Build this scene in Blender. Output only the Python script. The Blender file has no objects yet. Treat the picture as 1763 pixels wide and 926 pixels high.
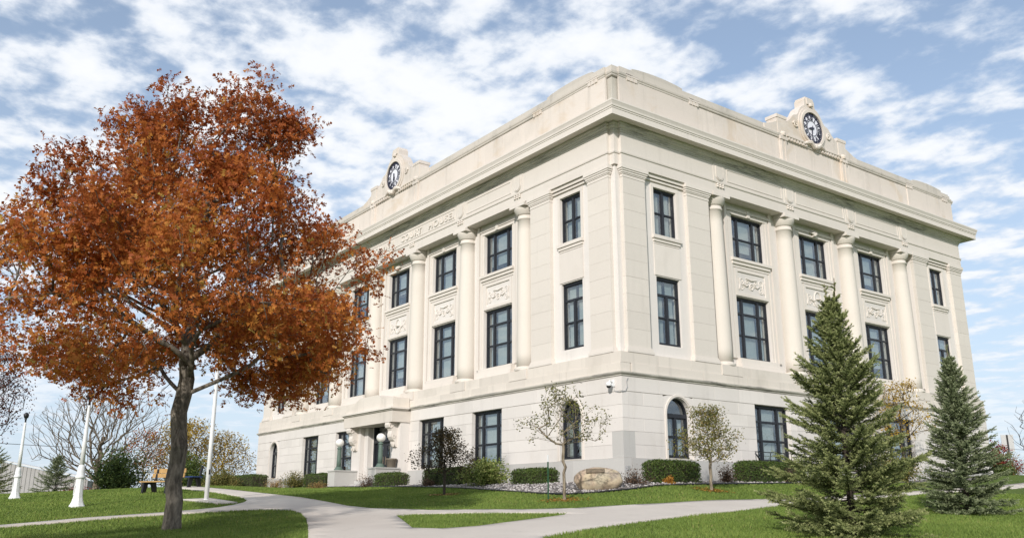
import bpy, math, random
import numpy as np
from mathutils import Vector, Matrix
from mathutils.geometry import delaunay_2d_cdt
scene = bpy.context.scene
COL = scene.collection
R_ = math.radians

# ---------------------------------------------------------------- camera
CAM = np.array([22.514, -21.4375, -0.768])
cam_d = bpy.data.cameras.new('camera'); cam = bpy.data.objects.new('camera', cam_d); COL.objects.link(cam)
cam.location = CAM; cam.rotation_euler = (math.pi/2 + 0.2639, 0, 0.9346)
cam_d.sensor_width = 36; cam_d.lens = 1504.99/1763*36; cam_d.clip_start = .1; cam_d.clip_end = 8000
scene.camera = cam

# ---------------------------------------------------------------- sun and sky
SUN_AZ = (0.60, -0.80); SUN_EL = 25.0
sun_d = bpy.data.lights.new('sun', 'SUN'); sun = bpy.data.objects.new('sun', sun_d); COL.objects.link(sun)
sun_d.energy = 2.95; sun_d.angle = R_(1.2); sun_d.color = (1.0, .945, .885)
ce = math.cos(R_(SUN_EL))
to_sun = Vector((SUN_AZ[0]*ce, SUN_AZ[1]*ce, math.sin(R_(SUN_EL))))
sun.rotation_euler = (-to_sun).to_track_quat('-Z', 'Y').to_euler(); sun.location = (30, -60, 60)
world = bpy.data.worlds.new('World'); scene.world = world; world.use_nodes = True
scene.view_settings.view_transform = 'Standard'; scene.view_settings.look = 'None'
scene.view_settings.exposure = 0.45; scene.view_settings.gamma = 1.0; scene.view_settings.use_curve_mapping = False

class NT:
    def __init__(s, tree): s.t = tree; s.t.nodes.clear()
    def n(s, kind, **kw):
        nd = s.t.nodes.new(kind)
        for k, v in kw.items():
            if k.startswith('i_'):
                key = k[2:]; key = int(key) if key.isdigit() else key
                nd.inputs[key].default_value = v
            else: setattr(nd, k, v)
        return nd
    def l(s, a, b): s.t.links.new(a, b); return b
    def math(s, op, a, b=None, clamp=False):
        nd = s.t.nodes.new('ShaderNodeMath'); nd.operation = op; nd.use_clamp = clamp
        for i, v in enumerate((a, b)):
            if v is None: continue
            if isinstance(v, (int, float)): nd.inputs[i].default_value = v
            else: s.l(v, nd.inputs[i])
        return nd.outputs[0]
    def mapr(s, v, a, b, c=0., d=1., smooth=True):
        nd = s.t.nodes.new('ShaderNodeMapRange'); nd.interpolation_type = 'SMOOTHSTEP' if smooth else 'LINEAR'
        s.l(v, nd.inputs[0])
        for i, q in enumerate((a, b, c, d)): nd.inputs[1+i].default_value = q
        return nd.outputs[0]
    def mix(s, f, a, b, blend='MIX'):
        nd = s.t.nodes.new('ShaderNodeMix'); nd.data_type = 'RGBA'; nd.blend_type = blend
        for sock, v in ((nd.inputs[0], f), (nd.inputs[6], a), (nd.inputs[7], b)):
            if isinstance(v, (int, float)): sock.default_value = v
            elif isinstance(v, (tuple, list)): sock.default_value = (*v, 1) if len(v) == 3 else v
            else: s.l(v, sock)
        return nd.outputs[2]
    def noise(s, vec, scale, detail=4, rough=.55, dist=0., lac=2.):
        nd = s.t.nodes.new('ShaderNodeTexNoise')
        nd.inputs['Scale'].default_value = scale; nd.inputs['Detail'].default_value = detail
        nd.inputs['Roughness'].default_value = rough; nd.inputs['Distortion'].default_value = dist; nd.inputs['Lacunarity'].default_value = lac
        if vec is not None: s.l(vec, nd.inputs['Vector'])
        return nd.outputs[0]
    def vmul(s, vec, xyz):
        nd = s.t.nodes.new('ShaderNodeVectorMath'); nd.operation = 'MULTIPLY'; s.l(vec, nd.inputs[0]); nd.inputs[1].default_value = xyz
        return nd.outputs[0]

w = NT(world.node_tree)
w_out = w.n('ShaderNodeOutputWorld'); w_bg = w.n('ShaderNodeBackground'); w_bg.inputs[1].default_value = 0.115
sky = w.n('ShaderNodeTexSky', sky_type='NISHITA', sun_disc=False, sun_elevation=R_(SUN_EL),
          sun_rotation=math.atan2(SUN_AZ[0], SUN_AZ[1]), altitude=200, air_density=1.0, dust_density=1.2, ozone_density=1.6)
tc = w.n('ShaderNodeTexCoord'); sx = w.n('ShaderNodeSeparateXYZ'); w.l(tc.outputs['Generated'], sx.inputs[0])
zz = w.math('ADD', w.math('MAXIMUM', sx.outputs[2], 0.0), 0.10)
cx = w.n('ShaderNodeCombineXYZ'); w.l(w.math('DIVIDE', sx.outputs[0], zz), cx.inputs[0]); w.l(w.math('DIVIDE', sx.outputs[1], zz), cx.inputs[1])
vp = cx.outputs[0]
off = w.n('ShaderNodeVectorMath', operation='ADD'); w.l(vp, off.inputs[0]); off.inputs[1].default_value = (0., 0., 0)
n_big = w.noise(off.outputs[0], .50, 2, .5); n_mid = w.noise(w.vmul(vp, (1.0, 1.15, 1)), 6.0, 3, .5, .1); n_fine = w.noise(vp, 15., 6, .62, .15)
dens = w.math('ADD', w.math('ADD', w.math('MULTIPLY', n_big, .31), w.math('MULTIPLY', n_mid, .46)), w.math('MULTIPLY', n_fine, .23))
mask = w.mapr(dens, .440, .560)
mask = w.math('MULTIPLY', mask, w.mapr(sx.outputs[2], .02, .22, .25, .96))
thick = w.mapr(dens, .475, .62)
cloud = w.mix(thick, (5.2, 5.6, 6.2), (6.4, 6.5, 6.65))
haze_f = w.mapr(sx.outputs[2], -.02, .50, .85, .27)
skyc = w.mix(haze_f, sky.outputs[0], (4.2, 4.95, 5.9))
w.l(w.mix(mask, skyc, cloud), w_bg.inputs[0]); w.l(w_bg.outputs[0], w_out.inputs[0])

# ---------------------------------------------------------------- terrain
LX, RY = 34.77, 26.13
KD = np.array([0, 1.5, 3, 5, 8, 12, 18, 25, 31, 45, 80, 300, 4000.]); KZ = np.array([0, -.05, -.33, -.62, -.88, -1.1, -1.45, -1.85, -2.2, -2.7, -3.2, -4, -4.])
def sm(t): t = np.clip(t, 0, 1); return t*t*(3-2*t)
def T(x, y):
    x = np.asarray(x, float); y = np.asarray(y, float)
    dx = np.maximum(np.maximum(-LX-x, 0), x); dy = np.maximum(np.maximum(-y, 0), y-RY); d = np.hypot(dx, dy)
    base = .24*np.clip(-x/35, 0, 1) + .45*np.clip(y/26, 0, 1) + .035*np.clip(y-18, 0, 40)
    k = 1-.55*sm((y-2)/30)
    left = .85*np.clip((-x+1)/20, 0, 1)**.85*sm(-y/9)*(1-sm((-x-26)/30))
    return base + k*np.interp(d, KD, KZ) + left
def Tz(x, y): return float(T(x, y))

# ---------------------------------------------------------------- materials
MATS = {}
def mat_new(name):
    m = bpy.data.materials.new(name); m.use_nodes = True; MATS[name] = m
    k = NT(m.node_tree); k.out = k.n('ShaderNodeOutputMaterial'); return m, k
def principled(k, col=None, rough=.7, spec=.3, metal=0.):
    b = k.n('ShaderNodeBsdfPrincipled'); b.inputs['Roughness'].default_value = rough
    b.inputs['Specular IOR Level'].default_value = spec; b.inputs['Metallic'].default_value = metal
    if col is not None:
        if isinstance(col, tuple): b.inputs['Base Color'].default_value = (*col, 1)
        else: k.l(col, b.inputs['Base Color'])
    k.l(b.outputs[0], k.out.inputs[0]); return b
def bump(k, b, h, strength=.3, dist=.02):
    nd = k.n('ShaderNodeBump'); nd.inputs['Strength'].default_value = strength; nd.inputs['Distance'].default_value = dist
    k.l(h, nd.inputs['Height']); k.l(nd.outputs[0], b.inputs['Normal'])
def pos(k): return k.n('ShaderNodeNewGeometry').outputs['Position']
def objpos(k): return k.n('ShaderNodeTexCoord').outputs['Object']
def orand(k): return k.n('ShaderNodeObjectInfo').outputs['Random']

def stone(name, base, var=.05, stain=(.36, .33, .27), stain_amt=.35, streak=.2, dirt=0., warm=(.52, .44, .33), warm_amt=0.):
    m, k = mat_new(name); p = pos(k)
    c = k.mix(k.mapr(orand(k), 0, 1, 0, 1, False), tuple(v*(1-var) for v in base), tuple(min(1, v*(1+var)) for v in base))
    n1 = k.noise(p, .55, 5, .6, .4)
    c = k.mix(k.math('MULTIPLY', k.mapr(n1, .50, .74), stain_amt), c, stain)
    n2 = k.noise(k.vmul(p, (2.6, 2.6, .22)), 1.0, 5, .62, .3)
    c = k.mix(k.math('MULTIPLY', k.mapr(n2, .52, .76), streak), c, (.27, .255, .225))
    if warm_amt:
        n3 = k.noise(p, .42, 6, .66, .8)
        c = k.mix(k.math('MULTIPLY', k.mapr(n3, .50, .66), warm_amt), c, warm)
    if dirt:
        n4 = k.noise(k.vmul(p, (.5, .5, 6.)), 1.6, 6, .7, .5)
        n5 = k.noise(p, .22, 3, .5)
        c = k.mix(k.math('MULTIPLY', k.math('MULTIPLY', k.mapr(n4, .40, .66), k.mapr(n5, .36, .6)), dirt), c, (.15, .145, .135))
    nf = k.noise(p, 26, 4, .65)
    c = k.mix(.5, c, k.mix(nf, (.80, .80, .80), (1.16, 1.16, 1.16)), 'MULTIPLY')
    b = principled(k, c, .85, .18)
    bump(k, b, k.math('ADD', k.math('MULTIPLY', n1, .5), nf), .25, .008)
    return m
LIME = (.62, .585, .515)
M_wall = stone('limestone_wall', (.655, .62, .585), .045, stain_amt=.12, streak=.12)
M_pil = stone('limestone_pilaster', (.63, .585, .53), .025, stain_amt=.12, streak=.08)
M_col = stone('limestone_column', (.63, .585, .525), .02, stain_amt=.10, streak=.06)
M_trim = stone('limestone_trim', (.66, .612, .56), .03, stain=(.40, .355, .29), stain_amt=.12, streak=.10)
M_plinth = stone('limestone_plinth', (.63, .58, .52), .05, stain_amt=.25, streak=.28)
M_dirty = stone('limestone_weathered', (.60, .57, .51), .04, stain_amt=.2, streak=.3, dirt=.85)
M_par = stone('limestone_parapet', (.63, .57, .515), .035, stain=(.36, .34, .30), stain_amt=.3, streak=.28, warm=(.50, .385, .255), warm_amt=.38)
M_cop = stone('limestone_coping', (.52, .48, .43), .05, stain=(.28, .28, .26), stain_amt=.5, streak=.45)
M_granite = stone('grey_granite', (.47, .46, .44), .06, stain_amt=.15, streak=.15)
M_corner = stone('grey_cornerstone', (.46, .45, .43), .06, stain_amt=.35, streak=.35)
M_mortar = stone('mortar', (.50, .475, .425), .02)

def plain(name, col, rough=.6, spec=.3, metal=0., nscale=None, namt=.25, bmp=0., objc=True):
    m, k = mat_new(name)
    if nscale:
        nn = k.noise(pos(k), nscale, 4, .6)
        c = k.mix(nn, tuple(v*(1-namt) for v in col), tuple(min(1, v*(1+namt)) for v in col))
        b = principled(k, c, rough, spec, metal)
        if bmp: bump(k, b, nn, bmp, .01)
    else: principled(k, col, rough, spec, metal)
    return m
M_frame = plain('window_frame_paint', (.016, .018, .024), .42, .4, nscale=9)
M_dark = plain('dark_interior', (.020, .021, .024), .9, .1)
M_blind = plain('blind_fabric', (.50, .52, .495), .8, .1, nscale=3, namt=.06)
M_white = plain('white_paint', (.72, .73, .73), .4, .4, nscale=6, namt=.08)
M_black = plain('black_metal', (.012, .012, .013), .45, .4)
M_green = plain('green_bronze', (.10, .145, .12), .55, .35, nscale=14, namt=.25)
M_globe = plain('opal_globe', (.80, .78, .74), .25, .5)
M_bronze = plain('bronze_plate', (.20, .155, .105), .45, .5, .4, nscale=30, namt=.35)
M_wood = plain('tan_wood', (.42, .265, .11), .7, .2, nscale=8, namt=.3)
M_blue = plain('blue_plastic', (.02, .045, .14), .5, .3)
M_pot = plain('planter_metal', (.17, .145, .115), .6, .3, nscale=12)
M_clockw = plain('clock_glass', (.74, .74, .80), .25, .5)
M_clockd = plain('clock_iron', (.022, .022, .045), .45, .4)
M_signb = plain('sign_back', (.42, .42, .42), .5, .4, .3)
M_shed = plain('corrugated_steel', (.36, .35, .345), .6, .3, nscale=1.3, namt=.2)
M_roofw = plain('shed_roof', (.62, .63, .64), .5, .3)
M_stakeg = plain('stake_green', (.03, .09, .045), .5, .3)
M_wire = plain('cable', (.02, .02, .02), .7, .2)

m, k = mat_new('window_glass')
lw = k.n('ShaderNodeLayerWeight'); lw.inputs[0].default_value = .5
tr = k.n('ShaderNodeBsdfTransparent'); tr.inputs[0].default_value = (.85, .88, .875, 1)
gl = k.n('ShaderNodeBsdfGlossy'); gl.inputs['Roughness'].default_value = .015; gl.inputs[0].default_value = (.9, .95, 1, 1)
bp = k.n('ShaderNodeBump'); bp.inputs['Strength'].default_value = .025; bp.inputs['Distance'].default_value = .05
k.l(k.noise(pos(k), 1.3, 1, .4), bp.inputs['Height']); k.l(bp.outputs[0], gl.inputs['Normal'])
ms = k.n('ShaderNodeMixShader'); k.l(k.math('ADD', k.math('MULTIPLY', k.math('POWER', lw.outputs['Facing'], 3.0), .75), .10, True), ms.inputs[0])
k.l(tr.outputs[0], ms.inputs[1]); k.l(gl.outputs[0], ms.inputs[2]); k.l(ms.outputs[0], k.out.inputs[0]); M_glass = m

m, k = mat_new('lawn_soil'); p = pos(k)
c = k.mix(k.noise(p, .35, 4, .6), (.085, .130, .028), (.120, .165, .040))
c = k.mix(k.math('MULTIPLY', k.mapr(k.noise(p, 2.2, 5, .65), .52, .72), .45), c, (.105, .115, .030))
c = k.mix(.75, c, k.mix(k.noise(k.vmul(p, (1, 1, .3)), 38, 3, .7), (.35, .40, .30), (1.5, 1.5, 1.4)), 'MULTIPLY')
b = principled(k, c, .9, .1); bump(k, b, k.noise(p, 45, 3, .7), .6, .04); M_lawn = m

m, k = mat_new('concrete'); p = pos(k)
c = k.mix(k.noise(p, .5, 6, .6, .3), (.46, .415, .37), (.62, .57, .51))
c = k.mix(k.math('MULTIPLY', k.mapr(k.noise(p, 1.7, 6, .7), .56, .75), .4), c, (.27, .25, .22))
c = k.mix(.5, c, k.mix(k.noise(p, 60, 3, .6), (.8, .8, .8), (1.2, 1.2, 1.2)), 'MULTIPLY')
b = principled(k, c, .85, .2); bump(k, b, k.noise(p, 50, 3, .6), .2, .01); M_conc = m

def bark_mat(name, c1, c2, scale=9):
    m, k = mat_new(name); p = pos(k)
    n1 = k.noise(k.vmul(p, (1, 1, .25)), scale, 6, .7, .6)
    c = k.mix(k.mapr(n1, .35, .68), c1, c2)
    c = k.mix(k.math('MULTIPLY', k.mapr(k.noise(p, 2.1, 4, .6), .5, .7), .4), c, tuple(v*.5 for v in c1))
    b = principled(k, c, .9, .12); bump(k, b, n1, .9, .03); return m
M_bark = bark_mat('oak_bark', (.085, .075, .062), (.28, .245, .20))
M_bark2 = bark_mat('pale_bark', (.13, .105, .075), (.33, .28, .21), 14)
M_bark3 = bark_mat('dark_bark', (.035, .028, .022), (.10, .085, .068), 14)
M_bark4 = bark_mat('bare_bark', (.10, .082, .062), (.20, .165, .125), 6)

def leaf_mat(name, stops, transl=.35, rough=.6, spec=.25):
    m, k = mat_new(name)
    at = k.n('ShaderNodeAttribute', attribute_name='tint'); cr = k.n('ShaderNodeValToRGB'); e = cr.color_ramp.elements
    for i, (ps, col) in enumerate(stops):
        el = e[i] if i < 2 else e.new(ps)
        el.position = ps; el.color = (*col, 1)
    k.l(at.outputs['Fac'], cr.inputs[0])
    b = k.n('ShaderNodeBsdfPrincipled'); b.inputs['Roughness'].default_value = rough; b.inputs['Specular IOR Level'].default_value = spec
    k.l(cr.outputs[0], b.inputs['Base Color'])
    t = k.n('ShaderNodeBsdfTranslucent'); k.l(cr.outputs[0], t.inputs[0])
    ms = k.n('ShaderNodeMixShader'); ms.inputs[0].default_value = transl
    k.l(b.outputs[0], ms.inputs[1]); k.l(t.outputs[0], ms.inputs[2]); k.l(ms.outputs[0], k.out.inputs[0]); return m
M_oakleaf = leaf_mat('oak_leaf', [(0, (.13, .030, .012)), (.35, (.33, .085, .022)), (.62, (.47, .15, .032)), (.85, (.55, .25, .05)), (1, (.47, .34, .08))], .42)
M_redleaf = leaf_mat('dark_red_leaf', [(0, (.05, .015, .012)), (1, (.17, .05, .03))])
M_needle = leaf_mat('spruce_needle', [(0, (.070, .095, .030)), (.5, (.195, .228, .082)), (1, (.40, .41, .19))], .15)
M_needleb = leaf_mat('blue_spruce_needle', [(0, (.070, .095, .042)), (.5, (.190, .230, .115)), (1, (.38, .41, .25))], .15)
M_hedge = leaf_mat('hedge_leaf', [(0, (.026, .050, .011)), (.5, (.072, .115, .024)), (1, (.15, .19, .045))], .2)
M_variegated = leaf_mat('variegated_leaf', [(0, (.07, .11, .02)), (.5, (.20, .26, .06)), (1, (.42, .42, .16))], .3)
M_crab = leaf_mat('olive_leaf', [(0, (.065, .075, .022)), (.5, (.15, .155, .045)), (.8, (.25, .225, .07)), (1, (.30, .20, .065))], .3)
M_crabdark = leaf_mat('bronze_leaf', [(0, (.025, .022, .012)), (.6, (.06, .05, .022)), (1, (.13, .085, .035))], .25)
M_yellow = leaf_mat('yellow_leaf', [(0, (.16, .10, .015)), (.5, (.38, .24, .03)), (1, (.48, .36, .08))], .35)
M_tan = leaf_mat('tan_leaf', [(0, (.14, .085, .03)), (.5, (.33, .20, .07)), (1, (.46, .32, .14))], .3)
M_redbush = leaf_mat('red_leaf', [(0, (.07, .008, .010)), (.5, (.20, .02, .022)), (1, (.34, .07, .04))], .3)
M_brownleaf = leaf_mat('brown_leaf', [(0, (.045, .028, .018)), (.5, (.11, .065, .04)), (1, (.20, .13, .08))], .2)
M_orange = leaf_mat('orange_flower', [(0, (.20, .07, .012)), (.5, (.42, .19, .03)), (1, (.55, .33, .07))], .25)
M_bush = leaf_mat('green_leaf', [(0, (.022, .045, .012)), (.5, (.06, .10, .025)), (1, (.13, .17, .045))], .25)
M_grass = leaf_mat('grass_blade', [(0, (.085, .125, .025)), (.45, (.172, .250, .053)), (.85, (.25, .305, .072)), (1, (.34, .29, .12))], .3, .6, .2)

m, k = mat_new('river_gravel'); v = k.n('ShaderNodeTexVoronoi'); v.inputs['Scale'].default_value = 14; k.l(pos(k), v.inputs['Vector'])
c = k.mix(k.mapr(v.outputs['Distance'], 0, .6), (.42, .39, .37), (.10, .09, .085)); b = principled(k, c, .8, .2); bump(k, b, v.outputs['Distance'], -1.0, .04); M_gravel = m
M_pebble = leaf_mat('pebble', [(0, (.16, .145, .14)), (.5, (.36, .33, .32)), (1, (.60, .57, .55))], 0., .7)
m, k = mat_new('boulder_stone'); p = objpos(k)
c = k.mix(k.mapr(k.noise(p, 1.6, 5, .6, .8), .38, .62), (.42, .315, .235), (.50, .42, .29))
c = k.mix(k.mapr(k.noise(p, 2.6, 4, .6), .5, .68), c, (.30, .235, .20)); c = k.mix(k.math('MULTIPLY', k.mapr(k.noise(p, 1.1, 3, .5), .52, .66), .7), c, (.50, .44, .33))
b = principled(k, c, .8, .2); bump(k, b, k.noise(p, 7, 6, .65), .5, .05); M_boulder = m

# ---------------------------------------------------------------- mesh helpers
class MB:
    def __init__(s): s.v = []; s.f = []
    def poly(s, pts, faces):
        o = len(s.v); s.v += [tuple(map(float, p)) for p in pts]; s.f += [tuple(o+i for i in f) for f in faces]; return s
    def box(s, x0, x1, y0, y1, z0, z1):
        if x0 > x1: x0, x1 = x1, x0
        if y0 > y1: y0, y1 = y1, y0
        return s.poly([(x0,y0,z0),(x1,y0,z0),(x1,y1,z0),(x0,y1,z0),(x0,y0,z1),(x1,y0,z1),(x1,y1,z1),(x0,y1,z1)],
                      [(3,2,1,0),(4,5,6,7),(0,1,5,4),(1,2,6,5),(2,3,7,6),(3,0,4,7)])
    def lathe(s, prof, n=16, cx=0, cy=0, cap=True):
        o = len(s.v)
        for r, z in prof:
            for i in range(n):
                a = 2*math.pi*i/n; s.v.append((cx+r*math.cos(a), cy+r*math.sin(a), z))
        for j in range(len(prof)-1):
            for i in range(n):
                a = o+j*n+i; b = o+j*n+(i+1) % n; s.f.append((a, b, b+n, a+n))
        if cap: s.f.append(tuple(o+i for i in reversed(range(n)))); s.f.append(tuple(o+(len(prof)-1)*n+i for i in range(n)))
        return s
    def prism(s, pts, y0, y1):                       # outline in (x, z), counter-clockwise seen from -y
        n = len(pts); o = len(s.v)
        s.v += [(x, y0, z) for x, z in pts] + [(x, y1, z) for x, z in pts]
        s.f.append(tuple(o+i for i in range(n))); s.f.append(tuple(o+n+i for i in reversed(range(n))))
        for i in range(n): j = (i+1) % n; s.f.append((o+j, o+i, o+n+i, o+n+j))
        return s
    def ringprism(s, outer, inner, y0, y1):          # same number of points: a flat frame with thickness
        n = len(outer); o = len(s.v)
        for y in (y0, y1):
            s.v += [(x, y, z) for x, z in outer] + [(x, y, z) for x, z in inner]
        for i in range(n):
            j = (i+1) % n
            s.f += [(o+i, o+j, o+n+j, o+n+i), (o+2*n+j, o+2*n+i, o+3*n+i, o+3*n+j), (o+j, o+i, o+2*n+i, o+2*n+j), (o+n+i, o+n+j, o+3*n+j, o+3*n+i)]
        return s
    def tube(s, pts, rad, n=6, cap=True):
        pts = [Vector(p) for p in pts]; o = len(s.v); m_ = len(pts)
        rad = rad if isinstance(rad, (list, tuple)) else [rad]*m_
        for i, p in enumerate(pts):
            d = (pts[min(i+1, m_-1)]-pts[max(i-1, 0)]).normalized()
            a = d.orthogonal().normalized() if i == 0 else (a - d*a.dot(d)).normalized()
            b = d.cross(a)
            for q in range(n):
                t = 2*math.pi*q/n; w_ = p + a*math.cos(t)*rad[i] + b*math.sin(t)*rad[i]; s.v.append(tuple(w_))
        for i in range(m_-1):
            for q in range(n):
                e = o+i*n+q; g = o+i*n+(q+1) % n; s.f.append((e, g, g+n, e+n))
        if cap: s.f.append(tuple(o+i for i in reversed(range(n)))); s.f.append(tuple(o+(m_-1)*n+i for i in range(n)))
        return s
    def mesh(s, name, mat, smooth=False):
        me = bpy.data.meshes.new(name); me.from_pydata(s.v, [], s.f); me.materials.append(mat)
        if smooth: me.shade_smooth()
        me.update(); return me
def link(name, me, parent=None, loc=(0,0,0), rz=0.):
    o = bpy.data.objects.new(name, me); COL.objects.link(o); o.location = loc; o.rotation_euler = (0, 0, rz); o.parent = parent; return o
def build(mb, name, mat, parent=None, loc=(0,0,0), rz=0., smooth=False): return link(name, mb.mesh(name, mat, smooth), parent, loc, rz)
def tag(o, label=None, cat=None, group=None, kind=None):
    if label: o['label'] = label
    if cat: o['category'] = cat
    if group: o['group'] = group
    if kind: o['kind'] = kind
    return o
def thing(name, label, cat, loc=(0,0,0), rz=0., group=None): return tag(link(name, None, None, loc, rz), label, cat, group)
def copy_tree(o, parent=None):
    c = o.copy(); COL.objects.link(c); c.parent = parent
    for ch in [q for q in bpy.data.objects if q.parent == o]: copy_tree(ch, c)
    return c
def np_mesh(name, V, F, mat, tint=None, smooth=False):
    V = np.ascontiguousarray(V, np.float32); F = np.ascontiguousarray(F, np.int32); n, kk = F.shape
    me = bpy.data.meshes.new(name); me.vertices.add(len(V)); me.vertices.foreach_set('co', V.ravel())
    me.loops.add(n*kk); me.loops.foreach_set('vertex_index', F.ravel())
    me.polygons.add(n); me.polygons.foreach_set('loop_start', np.arange(0, n*kk, kk, dtype=np.int32)); me.polygons.foreach_set('loop_total', np.full(n, kk, np.int32))
    if tint is not None:
        a = me.attributes.new('tint', 'FLOAT', 'POINT'); a.data.foreach_set('value', np.ascontiguousarray(tint, np.float32))
    me.materials.append(mat); me.update(calc_edges=True); me.validate()
    if smooth: me.shade_smooth()
    return me
def scatter(Pn, X, Y, Z, size, tv, tf, tint):
    """one template at many frames: Pn (N,3), axes (N,3), size (N,), template verts/faces -> V, F, tint"""
    N = len(Pn); K = len(tv); s = np.asarray(size).reshape(N, 1, 1)
    V = Pn[:, None, :] + s*(tv[None, :, 0:1]*X[:, None, :] + tv[None, :, 1:2]*Y[:, None, :] + tv[None, :, 2:3]*Z[:, None, :])
    F = tf[None] + (np.arange(N)*K)[:, None, None]
    return V.reshape(-1, 3), F.reshape(-1, tf.shape[1]), np.repeat(tint, K)
def unit(v): return v/np.maximum(np.linalg.norm(v, axis=-1, keepdims=True), 1e-9)
def rand_frames(rng, N, up_bias=0., out=None):
    Z = rng.normal(size=(N, 3)); Z[:, 2] += up_bias
    if out is not None: Z += out
    Z = unit(Z); A = unit(np.cross(Z, rng.normal(size=(N, 3)))); return A, np.cross(Z, A), Z
OAK_V = np.array([(0,0,0),(0,.25,0),(0,.45,.0),(0,.7,0),(0,1,-.12),(.34,.20,.08),(-.34,.20,.08),(.46,.58,.10),(-.46,.58,.10),(.26,.88,.02),(-.26,.88,.02)])
OAK_F = np.array([(0,5,1),(0,1,6),(1,7,2),(1,2,8),(2,9,3),(2,3,10),(3,9,4),(3,4,10)])
LEAF_V = np.array([(0,0,0),(.3,.45,.06),(0,1,-.08),(-.3,.45,.06)]); LEAF_F = np.array([(0,1,2),(0,2,3)])
def inpoly(px, py, poly):
    px = np.asarray(px); c = np.zeros(px.shape, bool); n = len(poly)
    for i in range(n):
        x1, y1 = poly[i]; x2, y2 = poly[(i+1) % n]
        if y1 == y2: continue
        c ^= ((y1 > py) != (y2 > py)) & (px < (x2-x1)*(py-y1)/(y2-y1)+x1)
    return c

# ---------------------------------------------------------------- ground, paths, gravel
def axis(lo, hi, step, far):
    a = list(np.arange(lo, hi+1e-6, step)); g = step; x = hi; up = []
    while x < far: g *= 1.35; x += g; up.append(x)
    g = step; x = lo; dn = []
    while x > -far: g *= 1.35; x -= g; dn.append(x)
    return np.array(dn[::-1]+a+up)
gx = axis(-40, 26, .5, 3000); gy = axis(-28, 34, .5, 3000)
GX, GY = np.meshgrid(gx, gy); GZ = T(GX, GY); nx_, ny_ = len(gx), len(gy)
ii = (np.arange(ny_-1)[:, None]*nx_ + np.arange(nx_-1)[None]).ravel()
ground = link('ground', np_mesh('ground', np.stack([GX.ravel(), GY.ravel(), GZ.ravel()], 1), np.stack([ii, ii+1, ii+1+nx_, ii+nx_], 1), M_lawn, smooth=True))
tag(ground, 'green lawn rising gently towards the courthouse', 'lawn', kind='structure')

OUTER = [(27.,-19.8),(27.,-23.5),(17.5,-19.1),(6.95,-14.55),(4.02,-13.27),(1.2,-12.08),(-.39,-11.53),(-1.6,-11.35),(-2.15,-11.7),(-2.4,-12.3),(-2.56,-12.98),(-2.62,-13.92),(-2.64,-14.95),(-2.44,-16.4),(-1.99,-18.37),(-.9,-23),(-.2,-27),
 (-1.2,-27),(-1.9,-22.5),(-2.65,-18.3),(-3.29,-16.24),(-3.44,-14.29),(-3.68,-13.27),(-3.97,-12.59),(-4.64,-11.9),(-5.52,-11.26),(-6.4,-10.83),(-7.7,-10.48),(-9.83,-10.19),(-12.35,-9.95),(-16,-9.9),(-39.5,-9.9),(-39.5,-8.7),(-13.73,-8.75),(-11.11,-8.86),(-6.46,-8.98),(-4.0,-9.25),(-1.73,-9.55),(-.45,-9.46),(.73,-8.66),(3.75,-7.23),(4.64,-6.21),(5.2,-3.53),(4.95,2.71),(4.2,11.6),(3.75,18.2),(3.75,21.),(3.6,33),
 (4.6,33),(4.65,21),(4.7,16.3),(4.95,10.1),(6.55,.29),(7.93,-4.23),(8.65,-6.99),(9.4,-9.6),(10.21,-11.75),(17.,-15.2)]
ISLAND = [(2.71,-10.38),(2.63,-9.77),(3.68,-8.99),(4.93,-8.12),(5.88,-7.54),(6.31,-7.95),(6.97,-9.67),(7.5,-11.2),(7.45,-12.0),(6.8,-12.29)]
BED = [(-21.,-.02),(-21.,-1.9),(-14.49,-2.09),(-11.63,-2.19),(-8.95,-2.35),(-5.84,-2.71),(-2.27,-3.42),(.16,-3.82),(1.29,-3.7),(1.92,-2.95),(2.19,-1.74),(2.11,-.63),(1.95,.98),(1.9,3.7),(1.85,6.79),(1.8,12),(1.8,22),(.02,22),(.02,-.02)]
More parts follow.
